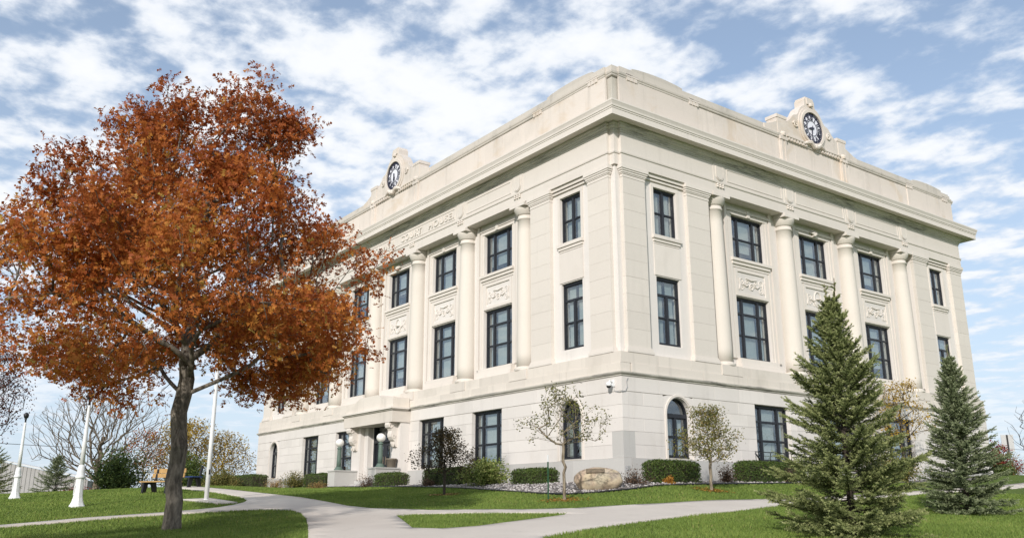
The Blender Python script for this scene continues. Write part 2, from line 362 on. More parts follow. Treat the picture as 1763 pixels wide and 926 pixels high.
def sheet(name, loops, mat, dz, step=.45, skirt=.06):
    outer = loops[0]
    def dens(lp):
        r = []
        for i, p in enumerate(lp):
            q = lp[(i+1) % len(lp)]; n = max(1, int(math.hypot(q[0]-p[0], q[1]-p[1])/step))
            r += [(p[0]+(q[0]-p[0])*t/n, p[1]+(q[1]-p[1])*t/n) for t in range(n)]
        return r
    L_ = [dens(l) for l in loops]; V = []; E_ = []
    for l in L_:
        o = len(V); V += l; E_ += [(o+i, o+(i+1) % len(l)) for i in range(len(l))]
    xs = [p[0] for p in outer]; ys = [p[1] for p in outer]
    X, Y = np.meshgrid(np.arange(min(xs), max(xs), step), np.arange(min(ys), max(ys), step)); X = X.ravel(); Y = Y.ravel()
    ok = inpoly(X, Y, outer)
    for l in loops[1:]: ok &= ~inpoly(X, Y, l)
    V += list(zip(X[ok], Y[ok]))
    r = delaunay_2d_cdt([Vector(v) for v in V], E_, [], 0, 1e-5)
    P2 = np.array([tuple(v) for v in r[0]]); F = np.array([f for f in r[2]])
    c = P2[F].mean(1); ok = inpoly(c[:, 0], c[:, 1], outer)
    for l in loops[1:]: ok &= ~inpoly(c[:, 0], c[:, 1], l)
    F = F[ok]; a, b_, c_ = P2[F[:, 0]], P2[F[:, 1]], P2[F[:, 2]]
    fl = ((b_-a)[:, 0]*(c_-a)[:, 1]-(b_-a)[:, 1]*(c_-a)[:, 0]) < 0; F[fl] = F[fl][:, ::-1]
    z = T(P2[:, 0], P2[:, 1])+dz
    V3 = np.column_stack([P2, z]); e = np.vstack([F[:, [0, 1]], F[:, [1, 2]], F[:, [2, 0]]])
    key = {}
    for p, q in e: key[(p, q)] = 1
    bd = np.array([(p, q) for p, q in key if (q, p) not in key]); n0 = len(V3)
    V4 = V3.copy(); V4[:, 2] -= skirt
    F2 = np.vstack([np.column_stack([bd[:, 1], bd[:, 0], bd[:, 0]+n0]), np.column_stack([bd[:, 1], bd[:, 0]+n0, bd[:, 1]+n0])])
    return link(name, np_mesh(name, np.vstack([V3, V4]), np.vstack([F, F2]), mat))
path = tag(sheet('path', [OUTER, ISLAND], M_conc, .03), 'pale concrete walk forking round a small grass island', 'path', kind='structure')
bed = tag(sheet('gravel_bed', [BED], M_gravel, .02), 'grey river gravel bed along the courthouse walls', 'gravel bed', kind='structure')
# ---------------------------------------------------------------- courthouse
rnd = random.Random(5)
house = thing('courthouse', 'three storey pale limestone courthouse with columns, cornice and clock gables', 'courthouse')
FAC = {'F': dict(L=LX, n=5, a=8.3464, s=4.5198), 'R': dict(L=RY, n=3, a=8.3556, s=4.7089)}
AN, WN = 2.85, 1.27; WW = 2.14; W1 = 2.22
def at(fac, u, d=0., z=0.): return ((-u, -d, z), 0.) if fac == 'F' else ((d, u, z), math.pi/2)
def fbox(mb, fac, u0, u1, d0, d1, z0, z1):
    return mb.box(-u1, -u0, -d1, -d0, z0, z1) if fac == 'F' else mb.box(d0, d1, u0, u1, z0, z1)
BLK = {}
def block_mesh(wd, dp, ht, mat, ch=.0035):            # a stone: x centred, front at y=0 (outwards -y), z 0..ht, chamfered front edges
    key = (round(wd, 3), round(dp, 3), round(ht, 3), mat.name)
    if key in BLK: return BLK[key]
    h = wd/2; m_ = MB()
    m_.poly([(-h+ch,0,ch),(h-ch,0,ch),(h-ch,0,ht-ch),(-h+ch,0,ht-ch),(-h,ch,0),(h,ch,0),(h,ch,ht),(-h,ch,ht),(-h,dp,0),(h,dp,0),(h,dp,ht),(-h,dp,ht)],
            [(0,1,2,3),(4,5,1,0),(5,6,2,1),(6,7,3,2),(7,4,0,3),(8,9,5,4),(9,10,6,5),(10,11,7,6),(11,8,4,7)])
    BLK[key] = m_.mesh('stone_block', mat); return BLK[key]
def block(name, fac, u0, u1, d, dp, z0, z1, mat, parent, gap=.003):
    wd = u1-u0-2*gap; ht = z1-z0-2*gap
    loc, rz = at(fac, (u0+u1)/2, d+rnd.uniform(-.0025, .0025), z0+gap)
    return link(name, block_mesh(wd, dp, ht, mat), parent, loc, rz)
def course(name, fac, u0, u1, z0, z1, openings, blen, off, d, dp, mat, parent, matfn=None):
    free = [(u0, u1)]
    for (a, b, c, e) in openings:
        if e <= z0+.02 or c >= z1-.02: continue
        nf = []
        for p, q in free:
            if b <= p or a >= q: nf.append((p, q)); continue
            if a > p+.02: nf.append((p, a))
            if b < q-.02: nf.append((b, q))
        free = nf
    for p, q in free:
        js = [p]; t = math.floor(p/blen)*blen + off*blen
        while t < q:
            if t-js[-1] > .3*blen and q-t > .3*blen: js.append(t)
            t += blen
        js.append(q)
        for a, b in zip(js, js[1:]): block(name, fac, a, b, d, dp, z0, z1, matfn(a, b, z0) if matfn else mat, parent)
def wallmesh(mb, fac, u0, u1, d0, d1, z0, z1, openings):
    us = sorted({u0, u1, *[min(max(v, u0), u1) for o in openings for v in o[:2]]})
    for a, b in zip(us, us[1:]):
        if b-a < 1e-4: continue
        m_ = (a+b)/2; zs = [(z0, z1)]
        for (p, q, c, e) in openings:
            if p < m_ < q:
                nz = []
                for s_, t_ in zs:
                    if e <= s_ or c >= t_: nz.append((s_, t_)); continue
                    if c > s_: nz.append((s_, c))
                    if e < t_: nz.append((e, t_))
                zs = nz
        for s_, t_ in zs: fbox(mb, fac, a, b, d0, d1, s_, t_)
RECT = [(0., 0.), (0., RY), (-LX, RY), (-LX, 0.)]                  # counter-clockwise
def notched(a, n):
    return [(-n,n),(-n,a),(0,a),(0,RY-a),(-n,RY-a),(-n,RY-n),(-a,RY-n),(-a,RY),(-LX+a,RY),(-LX+a,RY-n),(-LX+n,RY-n),(-LX+n,RY-a),(-LX,RY-a),(-LX,a),(-LX+n,a),(-LX+n,n),(-LX+a,n),(-LX+a,0),(-a,0),(-a,n)]
def ring(mb, foot, prof):
    n = len(foot); k_ = len(prof); o = len(mb.v); pts = [Vector(p) for p in foot]
    for i in range(n):
        e1 = (pts[i]-pts[i-1]).normalized(); e2 = (pts[(i+1) % n]-pts[i]).normalized()
        nv = Vector((e1.y, -e1.x)) + Vector((e2.y, -e2.x))
        if abs(e1.dot(e2)) > .99: nv *= .5
        for d, z in prof: q = pts[i]+nv*d; mb.v.append((q.x, q.y, z))
    for i in range(n):
        j = (i+1) % n
        for a in range(k_):
            b = (a+1) % k_; mb.f.append((o+i*k_+a, o+j*k_+a, o+j*k_+b, o+i*k_+b))
    return mb
def arch_pts(hw, zs, zb, n=14):                                     # arch outline, counter-clockwise from -y
    return [(-hw, zb), (hw, zb)] + [(hw*math.cos(math.pi*i/n), zs+hw*math.sin(math.pi*i/n)) for i in range(n+1)]

# ---- windows (local frame: x across, -y outwards, z up from the sill)
WIN = {}
def make_window(kind, variant):
    rv = random.Random(hash((len(kind), ord(kind[0]), ord(kind[-1]), variant)) & 0xffff)
    wd, ht, cols, rows, split = {'wide_transom': (WW, 2.65, (.24, .52, .24), (.40, .34, .26), None), 'wide': (WW, 1.96, (.24, .52, .24), (.5, .5), None),
        'ground': (W1, 2.24, (.24, .52, .24), (.37, .36, .27), None), 'narrow_transom': (WN, 2.65, (.5, .5), (.40, .36, .24), 1), 'narrow': (WN, 1.96, (.5, .5), (.5, .5), None),
        'arch': (1.24, 1.56, (.5, .5), (.5, .5), None)}[kind]
    if kind == 'wide_transom': rows = (.39, .37, .24)
    f = MB(); fw = .065; h = wd/2
    for a, b in ((-h, -h+fw), (h-fw, h)): f.box(a, b, -.02, .12, 0, ht)
    f.box(-h+fw, h-fw, -.02, .12, 0, fw); f.box(-h+fw, h-fw, -.02, .12, ht-fw-.03, ht)
    xs = [-h+fw]; W_ = wd-2*fw
    for c in cols: xs.append(xs[-1]+W_*c)
    zs = [fw]; H_ = ht-2*fw-.03
    for r in rows: zs.append(zs[-1]+H_*r)
    cells = []
    for ri in range(len(rows)):
        for ci in range(len(cols)):
            if split and ri == len(rows)-1:
                if ci == 0: cells.append((xs[0], xs[-1], zs[ri], zs[ri+1]))
                continue
            cells.append((xs[ci], xs[ci+1], zs[ri], zs[ri+1]))
    for i in range(1, len(cols)): f.box(xs[i]-.06, xs[i]+.06, -.005, .10, zs[0], zs[-2] if split else zs[-1])
    for i in range(1, len(rows)): t = .045 if (i == len(rows)-1 and len(rows) == 3) else .018; f.box(xs[0]+.001, xs[-1]-.001, .003, .09, zs[i]-t, zs[i]+t)
    for (a, b, c, e) in cells:                                       # sash frame of each light
        g = .028; a2 = a+(.06 if a > xs[0] else 0); b2 = b-(.06 if b < xs[-1]-1e-6 else 0); c2 = c+.018; e2 = e-.018
        f.ringprism([(a2, c2), (b2, c2), (b2, e2), (a2, e2)], [(a2+g, c2+g), (b2-g, c2+g), (b2-g, e2-g), (a2+g, e2-g)], .02, .07)
    if kind == 'arch':
        pts = [(h*math.cos(math.pi*i/14), ht+h*math.sin(math.pi*i/14)) for i in range(15)]; ip = [((h-.07)*math.cos(math.pi*i/14), ht+.05+(h-.10)*math.sin(math.pi*i/14)) for i in range(15)]
        f.ringprism(pts, ip, -.015, .11)
    root = build(f, 'window', M_frame, None)
    for (a, b, c, e) in cells: build(MB().box(a+.02, b-.02, .045, .051, c+.02, e-.02), 'pane', M_glass, root)
    if kind == 'arch': build(MB().prism([((h-.06)*math.cos(math.pi*i/14), ht+.04+(h-.08)*math.sin(math.pi*i/14)) for i in range(15)], .045, .051), 'pane', M_glass, root)
    drop = rv.choice((1., 1., .62, .8, .45)) if kind != 'arch' else 1.
    for ci in range(len(cols)):
        dd = drop if ci == (1 if len(cols) == 3 else 0) else min(1., drop+rv.choice((0, 0, .2)))
        build(MB().box(xs[ci]+.09, xs[ci+1]-.09, .17, .175, zs[-1]-(zs[-1]-zs[0])*dd+.02, zs[-1]-.01), 'blind', M_blind, root)
    return root
def window(kind, fac, u, d, z):
    v = rnd.randrange(4); key = (kind, v)
    if key not in WIN: o = WIN[key] = make_window(kind, v)
    else: o = copy_tree(WIN[key])
    o.parent = house; loc, rz = at(fac, u, d, z); o.location = loc; o.rotation_euler = (0, 0, rz); return o

# ---- column (axis at the origin)
def make_column():
    r0, r1 = .425, .355; prof = [(r0, 4.74)]
    for i in range(1, 13): t = i/12; prof.append((r0+(r1-r0)*(t**1.6), 4.74+t*(11.10-4.74)))
    prof += [(r1+.035, 11.11), (r1+.035, 11.17), (r1, 11.18), (r1, 11.30)]
    o = build(MB().lathe(prof, 36), 'column', M_col, house, smooth=False); o.data.shade_smooth()
    m_ = MB().lathe([(r1+.02, 11.30), (r1+.05, 11.34), (r1+.09, 11.40), (r1+.14, 11.50), (r1+.165, 11.58), (r1+.165, 11.62), (r1+.13, 11.625)], 36); cp = build(m_, 'capital', M_col, o); cp.data.shade_smooth()
    build(MB().box(-.52, .52, -.52, .4, 11.626, 11.775), 'abacus', M_trim, o)
    bs = build(MB().lathe([(.53, 4.575), (.535, 4.60), (.535, 4.66), (.50, 4.69), (.46, 4.70), (.455, 4.735), (.43, 4.739)], 36), 'base', M_col, o)
    return o
COLUMN = None
def column(fac, u):
    global COLUMN
    if COLUMN is None: o = COLUMN = make_column()
    else: o = copy_tree(COLUMN, house)
    loc, rz = at(fac, u, -.45, 0); o.location = loc; o.rotation_euler = (0, 0, rz)
    return o

def opening_lists(F):
    L, a, s, n = F['L'], F['a'], F['s'], F['n']; wide = [a+k*s for k in range(n)]
    return L, wide, [AN, L-AN], [a+(k-.5)*s for k in range(n+1)]
lower = {}
for fac, F in FAC.items():
    L, wide, nar, cols = opening_lists(F)
    door_u = wide[2] if fac == 'F' else None
    # ---- ground storey: coursed stones in front of a mortar core
    ops = [(u-W1/2, u+W1/2, .90, 3.13) for u in wide if u != door_u] + [(u-.80, u+.80, .90, 3.13) for u in nar]
    if door_u: ops.append((door_u-1.1, door_u+1.1, .3, 3.13))
    core = MB(); ex = [(a-.012, b+.012, c-.012, e+.006) for a, b, c, e in ops]
    wallmesh(core, fac, .02, L-.02, -.5, -.022, -.8, 3.66, ex)
    wall = build(core, 'wall', M_mortar, house); zc = [.83+.46*i for i in range(6)]
    for i in range(5):
        q = (.30 if (i % 2) == (0 if fac == 'R' else 1) else 0.)
        mf = (lambda a, b, z: M_corner if (min(a, b) < .31 and a < .31 and z < 1.7) else M_wall)
        ln = ops
        course('wall_block', fac, q, L, zc[i], zc[i+1] if i < 4 else 3.13, ln, 1.04, .5*(i % 2), 0., .30, M_wall, wall, None)
    q = 0. if fac == 'F' else .30
    course('band_block', fac, q, L, 3.145, 3.67, [], 1.5, .25, 0., .30, M_wall, wall)
    course('base_block', fac, .35 if fac == 'R' else -.05, L+.05, -.7, .83, [(door_u-1.1, door_u+1.1, -1, 1)] if door_u else [], 1.9, .4, .05, .38, M_granite, wall)
    # plinth zone above the belt
    pc = MB(); fbox(pc, fac, .1, L-.1, -1.0, -.03, 3.8, 4.55); pl = build(pc, 'plinth', M_mortar, house)
    course('plinth_block', fac, (0. if fac == 'F' else .5), L, 3.835, 4.16, [], 1.3, .3, .035, .5, M_plinth, pl)
    course('plinth_block', fac, (.5 if fac == 'F' else 0.), L, 4.16, 4.565, [], 1.75, .1, .0, 1.0 if True else .5, M_plinth, pl)
    for u in cols: b_ = MB(); fbox(b_, fac, u-.6, u+.6, -.3, .045, 4.17, 4.572); build(b_, 'column_pedestal', M_plinth, pl)
    # ground storey windows, sills and arches
    for u in wide:
        if u == door_u: continue
        window('ground', fac, u, -.21, .895)
        s_ = MB(); fbox(s_, fac, u-W1/2+.005, u+W1/2-.005, -.28, .0, .835, .893); build(s_, 'window_sill', M_trim, house)
    for u in nar:
        loc, rz = at(fac, u, 0, 0)
        window('arch', fac, u, -.20, .893)
        n = 14; ap = arch_pts(.63, 2.45, .84, n); hw = .80
        op = [(-hw, .84), (hw, .84), (hw, 2.45)]                       # rectangle sampled like the arch
        for i in range(1, n):
            t = math.pi*i/n; c_, s2 = math.cos(t), math.sin(t); kx = hw/abs(c_) if abs(c_) > 1e-6 else 9e9; kz = .685/s2; kk = min(kx, kz); op.append((c_*kk, 2.45+s2*kk))
        op.append((-hw, 2.45))
        build(MB().ringprism(op, ap, .0, .3), 'arch_surround', M_wall, house, loc, rz)
        build(MB().ringprism(arch_pts(.75, 2.45, .836, n), arch_pts(.665, 2.45, .836, n), -.035, .01), 'arch_moulding', M_trim, house, loc, rz)
        build(MB().box(-.7, .7, -.02, .26, .80, .838), 'window_sill', M_trim, house, loc, rz)
    # ---- upper storeys: bay walls
    bw = MB(); up = [(u-WN/2, u+WN/2, 5.05, 7.70) for u in nar] + [(u-WN/2, u+WN/2, 9.35, 11.30) for u in nar]
    ub = .224 if fac == 'F' else .23
    wallmesh(bw, fac, ub, 5.30, -.62 if fac == 'F' else -.615, -.22, 4.50, 11.79, up); build(bw, 'bay_wall', M_wall, house)
    bw = MB(); wallmesh(bw, fac, L-5.30, L-.22, -.62, -.22, 4.50, 11.79, up); build(bw, 'bay_wall', M_wall, house)
    cw = MB(); cop = [(u-WW/2, u+WW/2, 5.05, 7.70) for u in wide] + [(u-WW/2, u+WW/2, 9.35, 11.30) for u in wide]
    wallmesh(cw, fac, 5.29, L-5.29, -1.0, -.60, 4.50, 11.79, cop); build(cw, 'colonnade_wall', M_wall, house)
    for u in nar:
        window('narrow_transom', fac, u, -.34, 5.05); window('narrow', fac, u, -.34, 9.34)
        s_ = MB(); fbox(s_, fac, u-.78, u+.78, -.3, -.10, 9.20, 9.34); fbox(s_, fac, u-.73, u+.73, -.3, -.15, 9.08, 9.20); fbox(s_, fac, u-.70, u+.70, -.3, -.19, 9.0, 9.08); build(s_, 'window_sill', M_trim, house)
        s_ = MB(); fbox(s_, fac, u-.72, u+.72, -.3, -.19, 7.74, 8.98); build(s_, 'spandrel_panel', M_trim, house)
        s_ = MB()
        for a, b in ((u-WN/2-.14, u-WN/2-.002), (u+WN/2+.002, u+WN/2+.14)): fbox(s_, fac, a, b, -.23, -.185, 9.345, 11.30)
        fbox(s_, fac, u-WN/2-.14, u+WN/2+.14, -.23, -.183, 11.302, 11.46); fbox(s_, fac, u-1.15, u+1.15, -.3, -.14, 11.52, 11.60); fbox(s_, fac, u-1.15, u+1.15, -.3, -.08, 11.64, 11.775)
        build(s_, 'window_surround', M_trim, house)
    for i, u in enumerate(wide):
        window('wide_transom', fac, u, -.745, 5.05); window('wide', fac, u, -.745, 9.34)
        s_ = MB(); fbox(s_, fac, u-1.28, u+1.28, -.8, -.42, 9.22, 9.34); fbox(s_, fac, u-1.24, u+1.24, -.8, -.48, 9.08, 9.22); fbox(s_, fac, u-1.20, u+1.20, -.8, -.54, 8.96, 9.08); build(s_, 'window_sill', M_trim, house)
        s_ = MB(); fbox(s_, fac, u-1.30, u+1.30, -.7, -.30, 4.55, 4.80); fbox(s_, fac, u-1.25, u+1.25, -.8, -.38, 4.80, 5.045); build(s_, 'window_sill', M_trim, house)
        s_ = MB()
        for sg in (-1, 1):
            for w0, w1, dd in ((.002, .13, -.565), (.13, .27, -.535), (.34, .50, -.50)):
                a, b = sorted((u+sg*(WW/2+w0), u+sg*(WW/2+w1)))
                fbox(s_, fac, a, b, -.61, dd, 5.05, 11.30 if w0 < .3 else 11.77)
        fbox(s_, fac, u-WW/2-.27, u+WW/2+.27, -.61, -.537, 11.303, 11.43); fbox(s_, fac, u-WW/2-.32, u+WW/2+.32, -.61, -.50, 11.45, 11.56); fbox(s_, fac, u-.09, u+.09, -.61, -.47, 11.30, 11.58)
        build(s_, 'window_surround', M_trim, house)
        loc, rz = at(fac, u, -.60, 0)
        mid = (i == len(wide)//2)
        pm = MB().ringprism([(-1.06, 7.74), (1.06, 7.74), (1.06, 8.94), (-1.06, 8.94)], [(-.90, 7.86), (.90, 7.86), (.90, 8.80), (-.90, 8.80)], -.05, .02)
        pn = build(pm, 'spandrel_panel', M_trim, house, loc, rz)
        om = MB()                                                     # carved relief: scrolls, straps and rosettes
        def coil(cx, cz, r, turns=1.4, t=.021, s0=0):
            om.tube([(cx+r*(1-j/16*.75)*math.cos(s0+j/16*turns*2*math.pi), -.006, cz+r*(1-j/16*.75)*math.sin(s0+j/16*turns*2*math.pi)) for j in range(17)], t, 5)
        for sg in (-1, 1):
            coil(sg*.62, 8.42, .17, 1.3 if sg > 0 else -1.3); coil(sg*.62, 8.12, .15, -1.3 if sg > 0 else 1.3); coil(sg*.28, 8.40 if not mid else 8.05, .10, 1.2)
            om.tube([(sg*.82, -.01, 8.55), (sg*.74, -.02, 8.28), (sg*.82, -.01, 8.02)], .03, 5); om.tube([(sg*.52, -.01, 8.30), (sg*.36, -.03, 8.22), (sg*.20, -.01, 8.28)], .035, 5)
        if mid: om.tube([(.26*math.cos(j*math.pi/10), -.015, 8.32+.36*math.sin(j*math.pi/10)) for j in range(21)], .035, 6); om.lathe([(.02, 8.30), (.14, 8.31), (.15, 8.34), (.02, 8.36)], 12, 0, -.02)
        else: coil(0, 8.2, .17, 1.5, .032); om.tube([(-.35, -.01, 8.56), (0, -.03, 8.50), (.35, -.01, 8.56)], .03, 5)
        build(om, 'carving', M_trim, pn)
        if mid:
            km = MB()
            for j in range(7): a = -1.2+j*.4; km.tube([(0, -.13, 11.36), (.12*math.sin(a), -.20, 11.40+.10*math.cos(a)), (.34*math.sin(a), -.14, 11.40+.22*math.cos(a))], [.04, .05, .015], 5)
            km.lathe([(.02, 11.30), (.09, 11.33), (.11, 11.40), (.07, 11.47), (.02, 11.49)], 10, 0, -.15); build(km, 'keystone_carving', M_trim, house, *at(fac, u, -.6, 0))
    # ---- pilasters
    for j, (p0, p1, dpth) in enumerate(((.45, 1.62, .17), (3.98, 5.28, .56), (L-5.28, L-3.98, .56), (L-1.62, L-.45, .17))):
        pm = MB(); fbox(pm, fac, p0+.03, p1-.03, -.05-dpth+.01, -.075, 4.75, 11.3); pil = build(pm, 'pilaster', M_mortar, house)
        zz_ = [4.80+.65*i for i in range(11)]
        for i in range(10): block('pilaster_block', fac, p0, p1, -.05, dpth, zz_[i], zz_[i+1], M_pil, pil, .0015)
        cm = MB(); e = .0
        for z0, z1, g in ((11.301, 11.36, .015), (11.36, 11.42, .0), (11.42, 11.47, .03), (11.47, 11.55, .06), (11.55, 11.62, .095), (11.62, 11.777, .13)):
            fbox(cm, fac, p0-g, p1+g, -.05-dpth+.02, -.05+g*.8+.003, z0, z1)
        build(cm, 'capital', M_trim, pil)
        cm = MB(); fbox(cm, fac, p0-.09, p1+.09, -.05-dpth+.02, .022, 4.567, 4.66); fbox(cm, fac, p0-.055, p1+.055, -.05-dpth+.02, -.005, 4.66, 4.74); fbox(cm, fac, p0-.02, p1+.02, -.05-dpth+.02, -.03, 4.74, 4.799); build(cm, 'base', M_trim, pil)
    for u in cols: column(fac, u)
    # ---- entablature ornaments
    loc0 = at(fac, 0, 0, 0)
    shields = cols if fac == 'R' else [cols[0], cols[1], cols[4], cols[5]]
    for u in cols:
        g = MB()
        for q in range(3):
            for r in range(2): g.lathe([(.045, 12.03+.09*r), (.055, 12.04+.09*r), (.05, 12.10+.09*r), (.035, 12.105+.09*r)], 8, -.17+.17*q, -.03)
        g.box(-.27, .27, -.05, .0, 12.215, 12.222); build(g, 'guttae', M_trim, house, *at(fac, u, 0, 0))
    for u in shields:
        s_ = MB(); s_.box(-.36, .36, -.012, .03, 12.30, 13.085)
        sp = [(-.2, 12.95), (-.2, 12.62)] + [(-.2*math.cos(math.pi*i/10), 12.62-.22*math.sin(math.pi*i/10)) for i in range(1, 10)] + [(.2, 12.62), (.2, 12.95)]
        s_.prism(sp[::1], -.05, -.005); build(s_, 'shield', M_trim, house, *at(fac, u, 0, 0))
        t_ = MB().tube([(-.23, -.03, 12.97), (-.24, -.03, 12.62)] + [(-.24*math.cos(math.pi*i/10), -.03, 12.62-.26*math.sin(math.pi*i/10)) for i in range(1, 10)] + [(.24, -.03, 12.62), (.23, -.03, 12.97)], .022, 5); build(t_, 'shield_rim', M_trim, house, *at(fac, u, 0, 0))
    spans = list(zip(cols, cols[1:])) if fac == 'R' else [(cols[0], cols[1]), (cols[1], cols[4]), (cols[4], cols[5])]
    for a, b in spans:
        h = (b-a)/2-.50; e = .035
        build(MB().ringprism([(-h, 12.42), (h, 12.42), (h, 12.99), (-h, 12.99)], [(-h+e, 12.42+e), (h-e, 12.42+e), (h-e, 12.99-e), (-h+e, 12.99-e)], -.022, .03), 'frieze_panel', M_trim, house, *at(fac, (a+b)/2, -.01, 0))
# roof, rear walls, dark inside
mb = MB(); mb.box(-LX+.3, -.3, .3, RY-.3, 14.0, 14.25); build(mb, 'roof', M_cop, house)
mb = MB(); mb.box(-LX, -LX+.5, .6, RY, -.8, 13.1); mb.box(-LX+.5, -.6, RY-.5, RY, -.8, 13.1); build(mb, 'rear_wall', M_wall, house)
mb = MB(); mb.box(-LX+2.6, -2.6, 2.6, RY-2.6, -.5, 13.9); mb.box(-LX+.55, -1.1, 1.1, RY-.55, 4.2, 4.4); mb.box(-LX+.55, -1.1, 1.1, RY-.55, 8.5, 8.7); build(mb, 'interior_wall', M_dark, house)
# mouldings that run round the whole building
build(ring(MB(), RECT, [(-.4, 3.675), (.0, 3.675), (.03, 3.69), (.035, 3.725), (.07, 3.74), (.10, 3.765), (.115, 3.795), (.12, 3.83), (-.4, 3.832)]), 'belt_course', M_dirty, house)
NF = notched(.38, .13)
build(ring(MB(), NF, [(-.95, 11.78), (0, 11.78), (0, 12.20), (.035, 12.225), (.045, 12.285), (-.95, 12.285)]), 'architrave', M_trim, house)
build(ring(MB(), NF, [(-.95, 12.287), (-.01, 12.287), (-.01, 13.09), (-.95, 13.09)]), 'frieze', M_trim, house)
build(ring(MB(), NF, [(-.95, 13.092), (.02, 13.092), (.02, 13.16), (.055, 13.165), (.055, 13.22), (.09, 13.23), (.13, 13.27), (.13, 13.31), (.17, 13.33), (.2, 13.37), (.2, 13.43), (-.95, 13.43)]), 'bed_moulding', M_dirty, house)
build(ring(MB(), RECT, [(-.95, 13.432), (.50, 13.432), (.50, 13.405), (.555, 13.405), (.555, 13.64), (.575, 13.65), (.575, 13.70), (.60, 13.715), (.61, 13.79), (.64, 13.87), (.66, 13.91), (.66, 13.965), (-.95, 14.05)]), 'cornice', M_trim, house)
NP = notched(.42, .09)
par = build(ring(MB(), NP, [(-.6, 13.9), (-.125, 13.9), (-.125, 15.49), (-.6, 15.49)]), 'parapet', M_mortar, house)
for fac, F in FAC.items():
    L = F['L']; course('parapet_block', fac, .52, L-.52, 13.98, 15.485, [], 1.42, .2, -.10, .2, M_par, par)
    for a, b in ((.45, 4.95), (L-4.95, L-.45)): s_ = MB(); fbox(s_, fac, a, b, -.15, -.055, 13.985, 15.488); build(s_, 'parapet_pier', M_par, par)
build(ring(MB(), NP, [(-.62, 15.492), (-.07, 15.492), (-.045, 15.52), (-.045, 15.57), (-.02, 15.60), (-.01, 15.66), (-.01, 15.70), (-.11, 15.715), (-.115, 15.98), (-.62, 16.0)]), 'coping', M_cop, house)

def text_mesh(body, size, depth, mat):
    cu = bpy.data.curves.new('lettering', 'FONT'); cu.body = body; cu.size = size; cu.extrude = depth; cu.align_x = 'CENTER'; cu.align_y = 'CENTER'; cu.space_character = 1.18; cu.offset = .012*size/.4
    o = bpy.data.objects.new('lettering_curve', cu); COL.objects.link(o)
    me = bpy.data.meshes.new_from_object(o.evaluated_get(bpy.context.evaluated_depsgraph_get())); bpy.data.objects.remove(o)
    me.materials.clear(); me.materials.append(mat); return me
for word, u0, u1 in (('COUNTY', 19.62, 17.03), ('COURT', 16.33, 14.20), ('HOUSE.', 13.53, 11.21)):
    me = text_mesh(word, .46, .030, M_trim); xs_ = [v.co.x for v in me.vertices]; zs_ = [v.co.y for v in me.vertices]
    cxm = (max(xs_)+min(xs_))/2; czm = (max(zs_)+min(zs_))/2; k1 = (u0-u1)/(max(xs_)-min(xs_)); k2 = .34/(max(zs_)-min(zs_))
    for v in me.vertices: v.co = ((v.co.x-cxm)*k1, -v.co.z, (v.co.y-czm)*k2)
    link('inscription', me, house, (-(u0+u1)/2, -.0, 12.70))

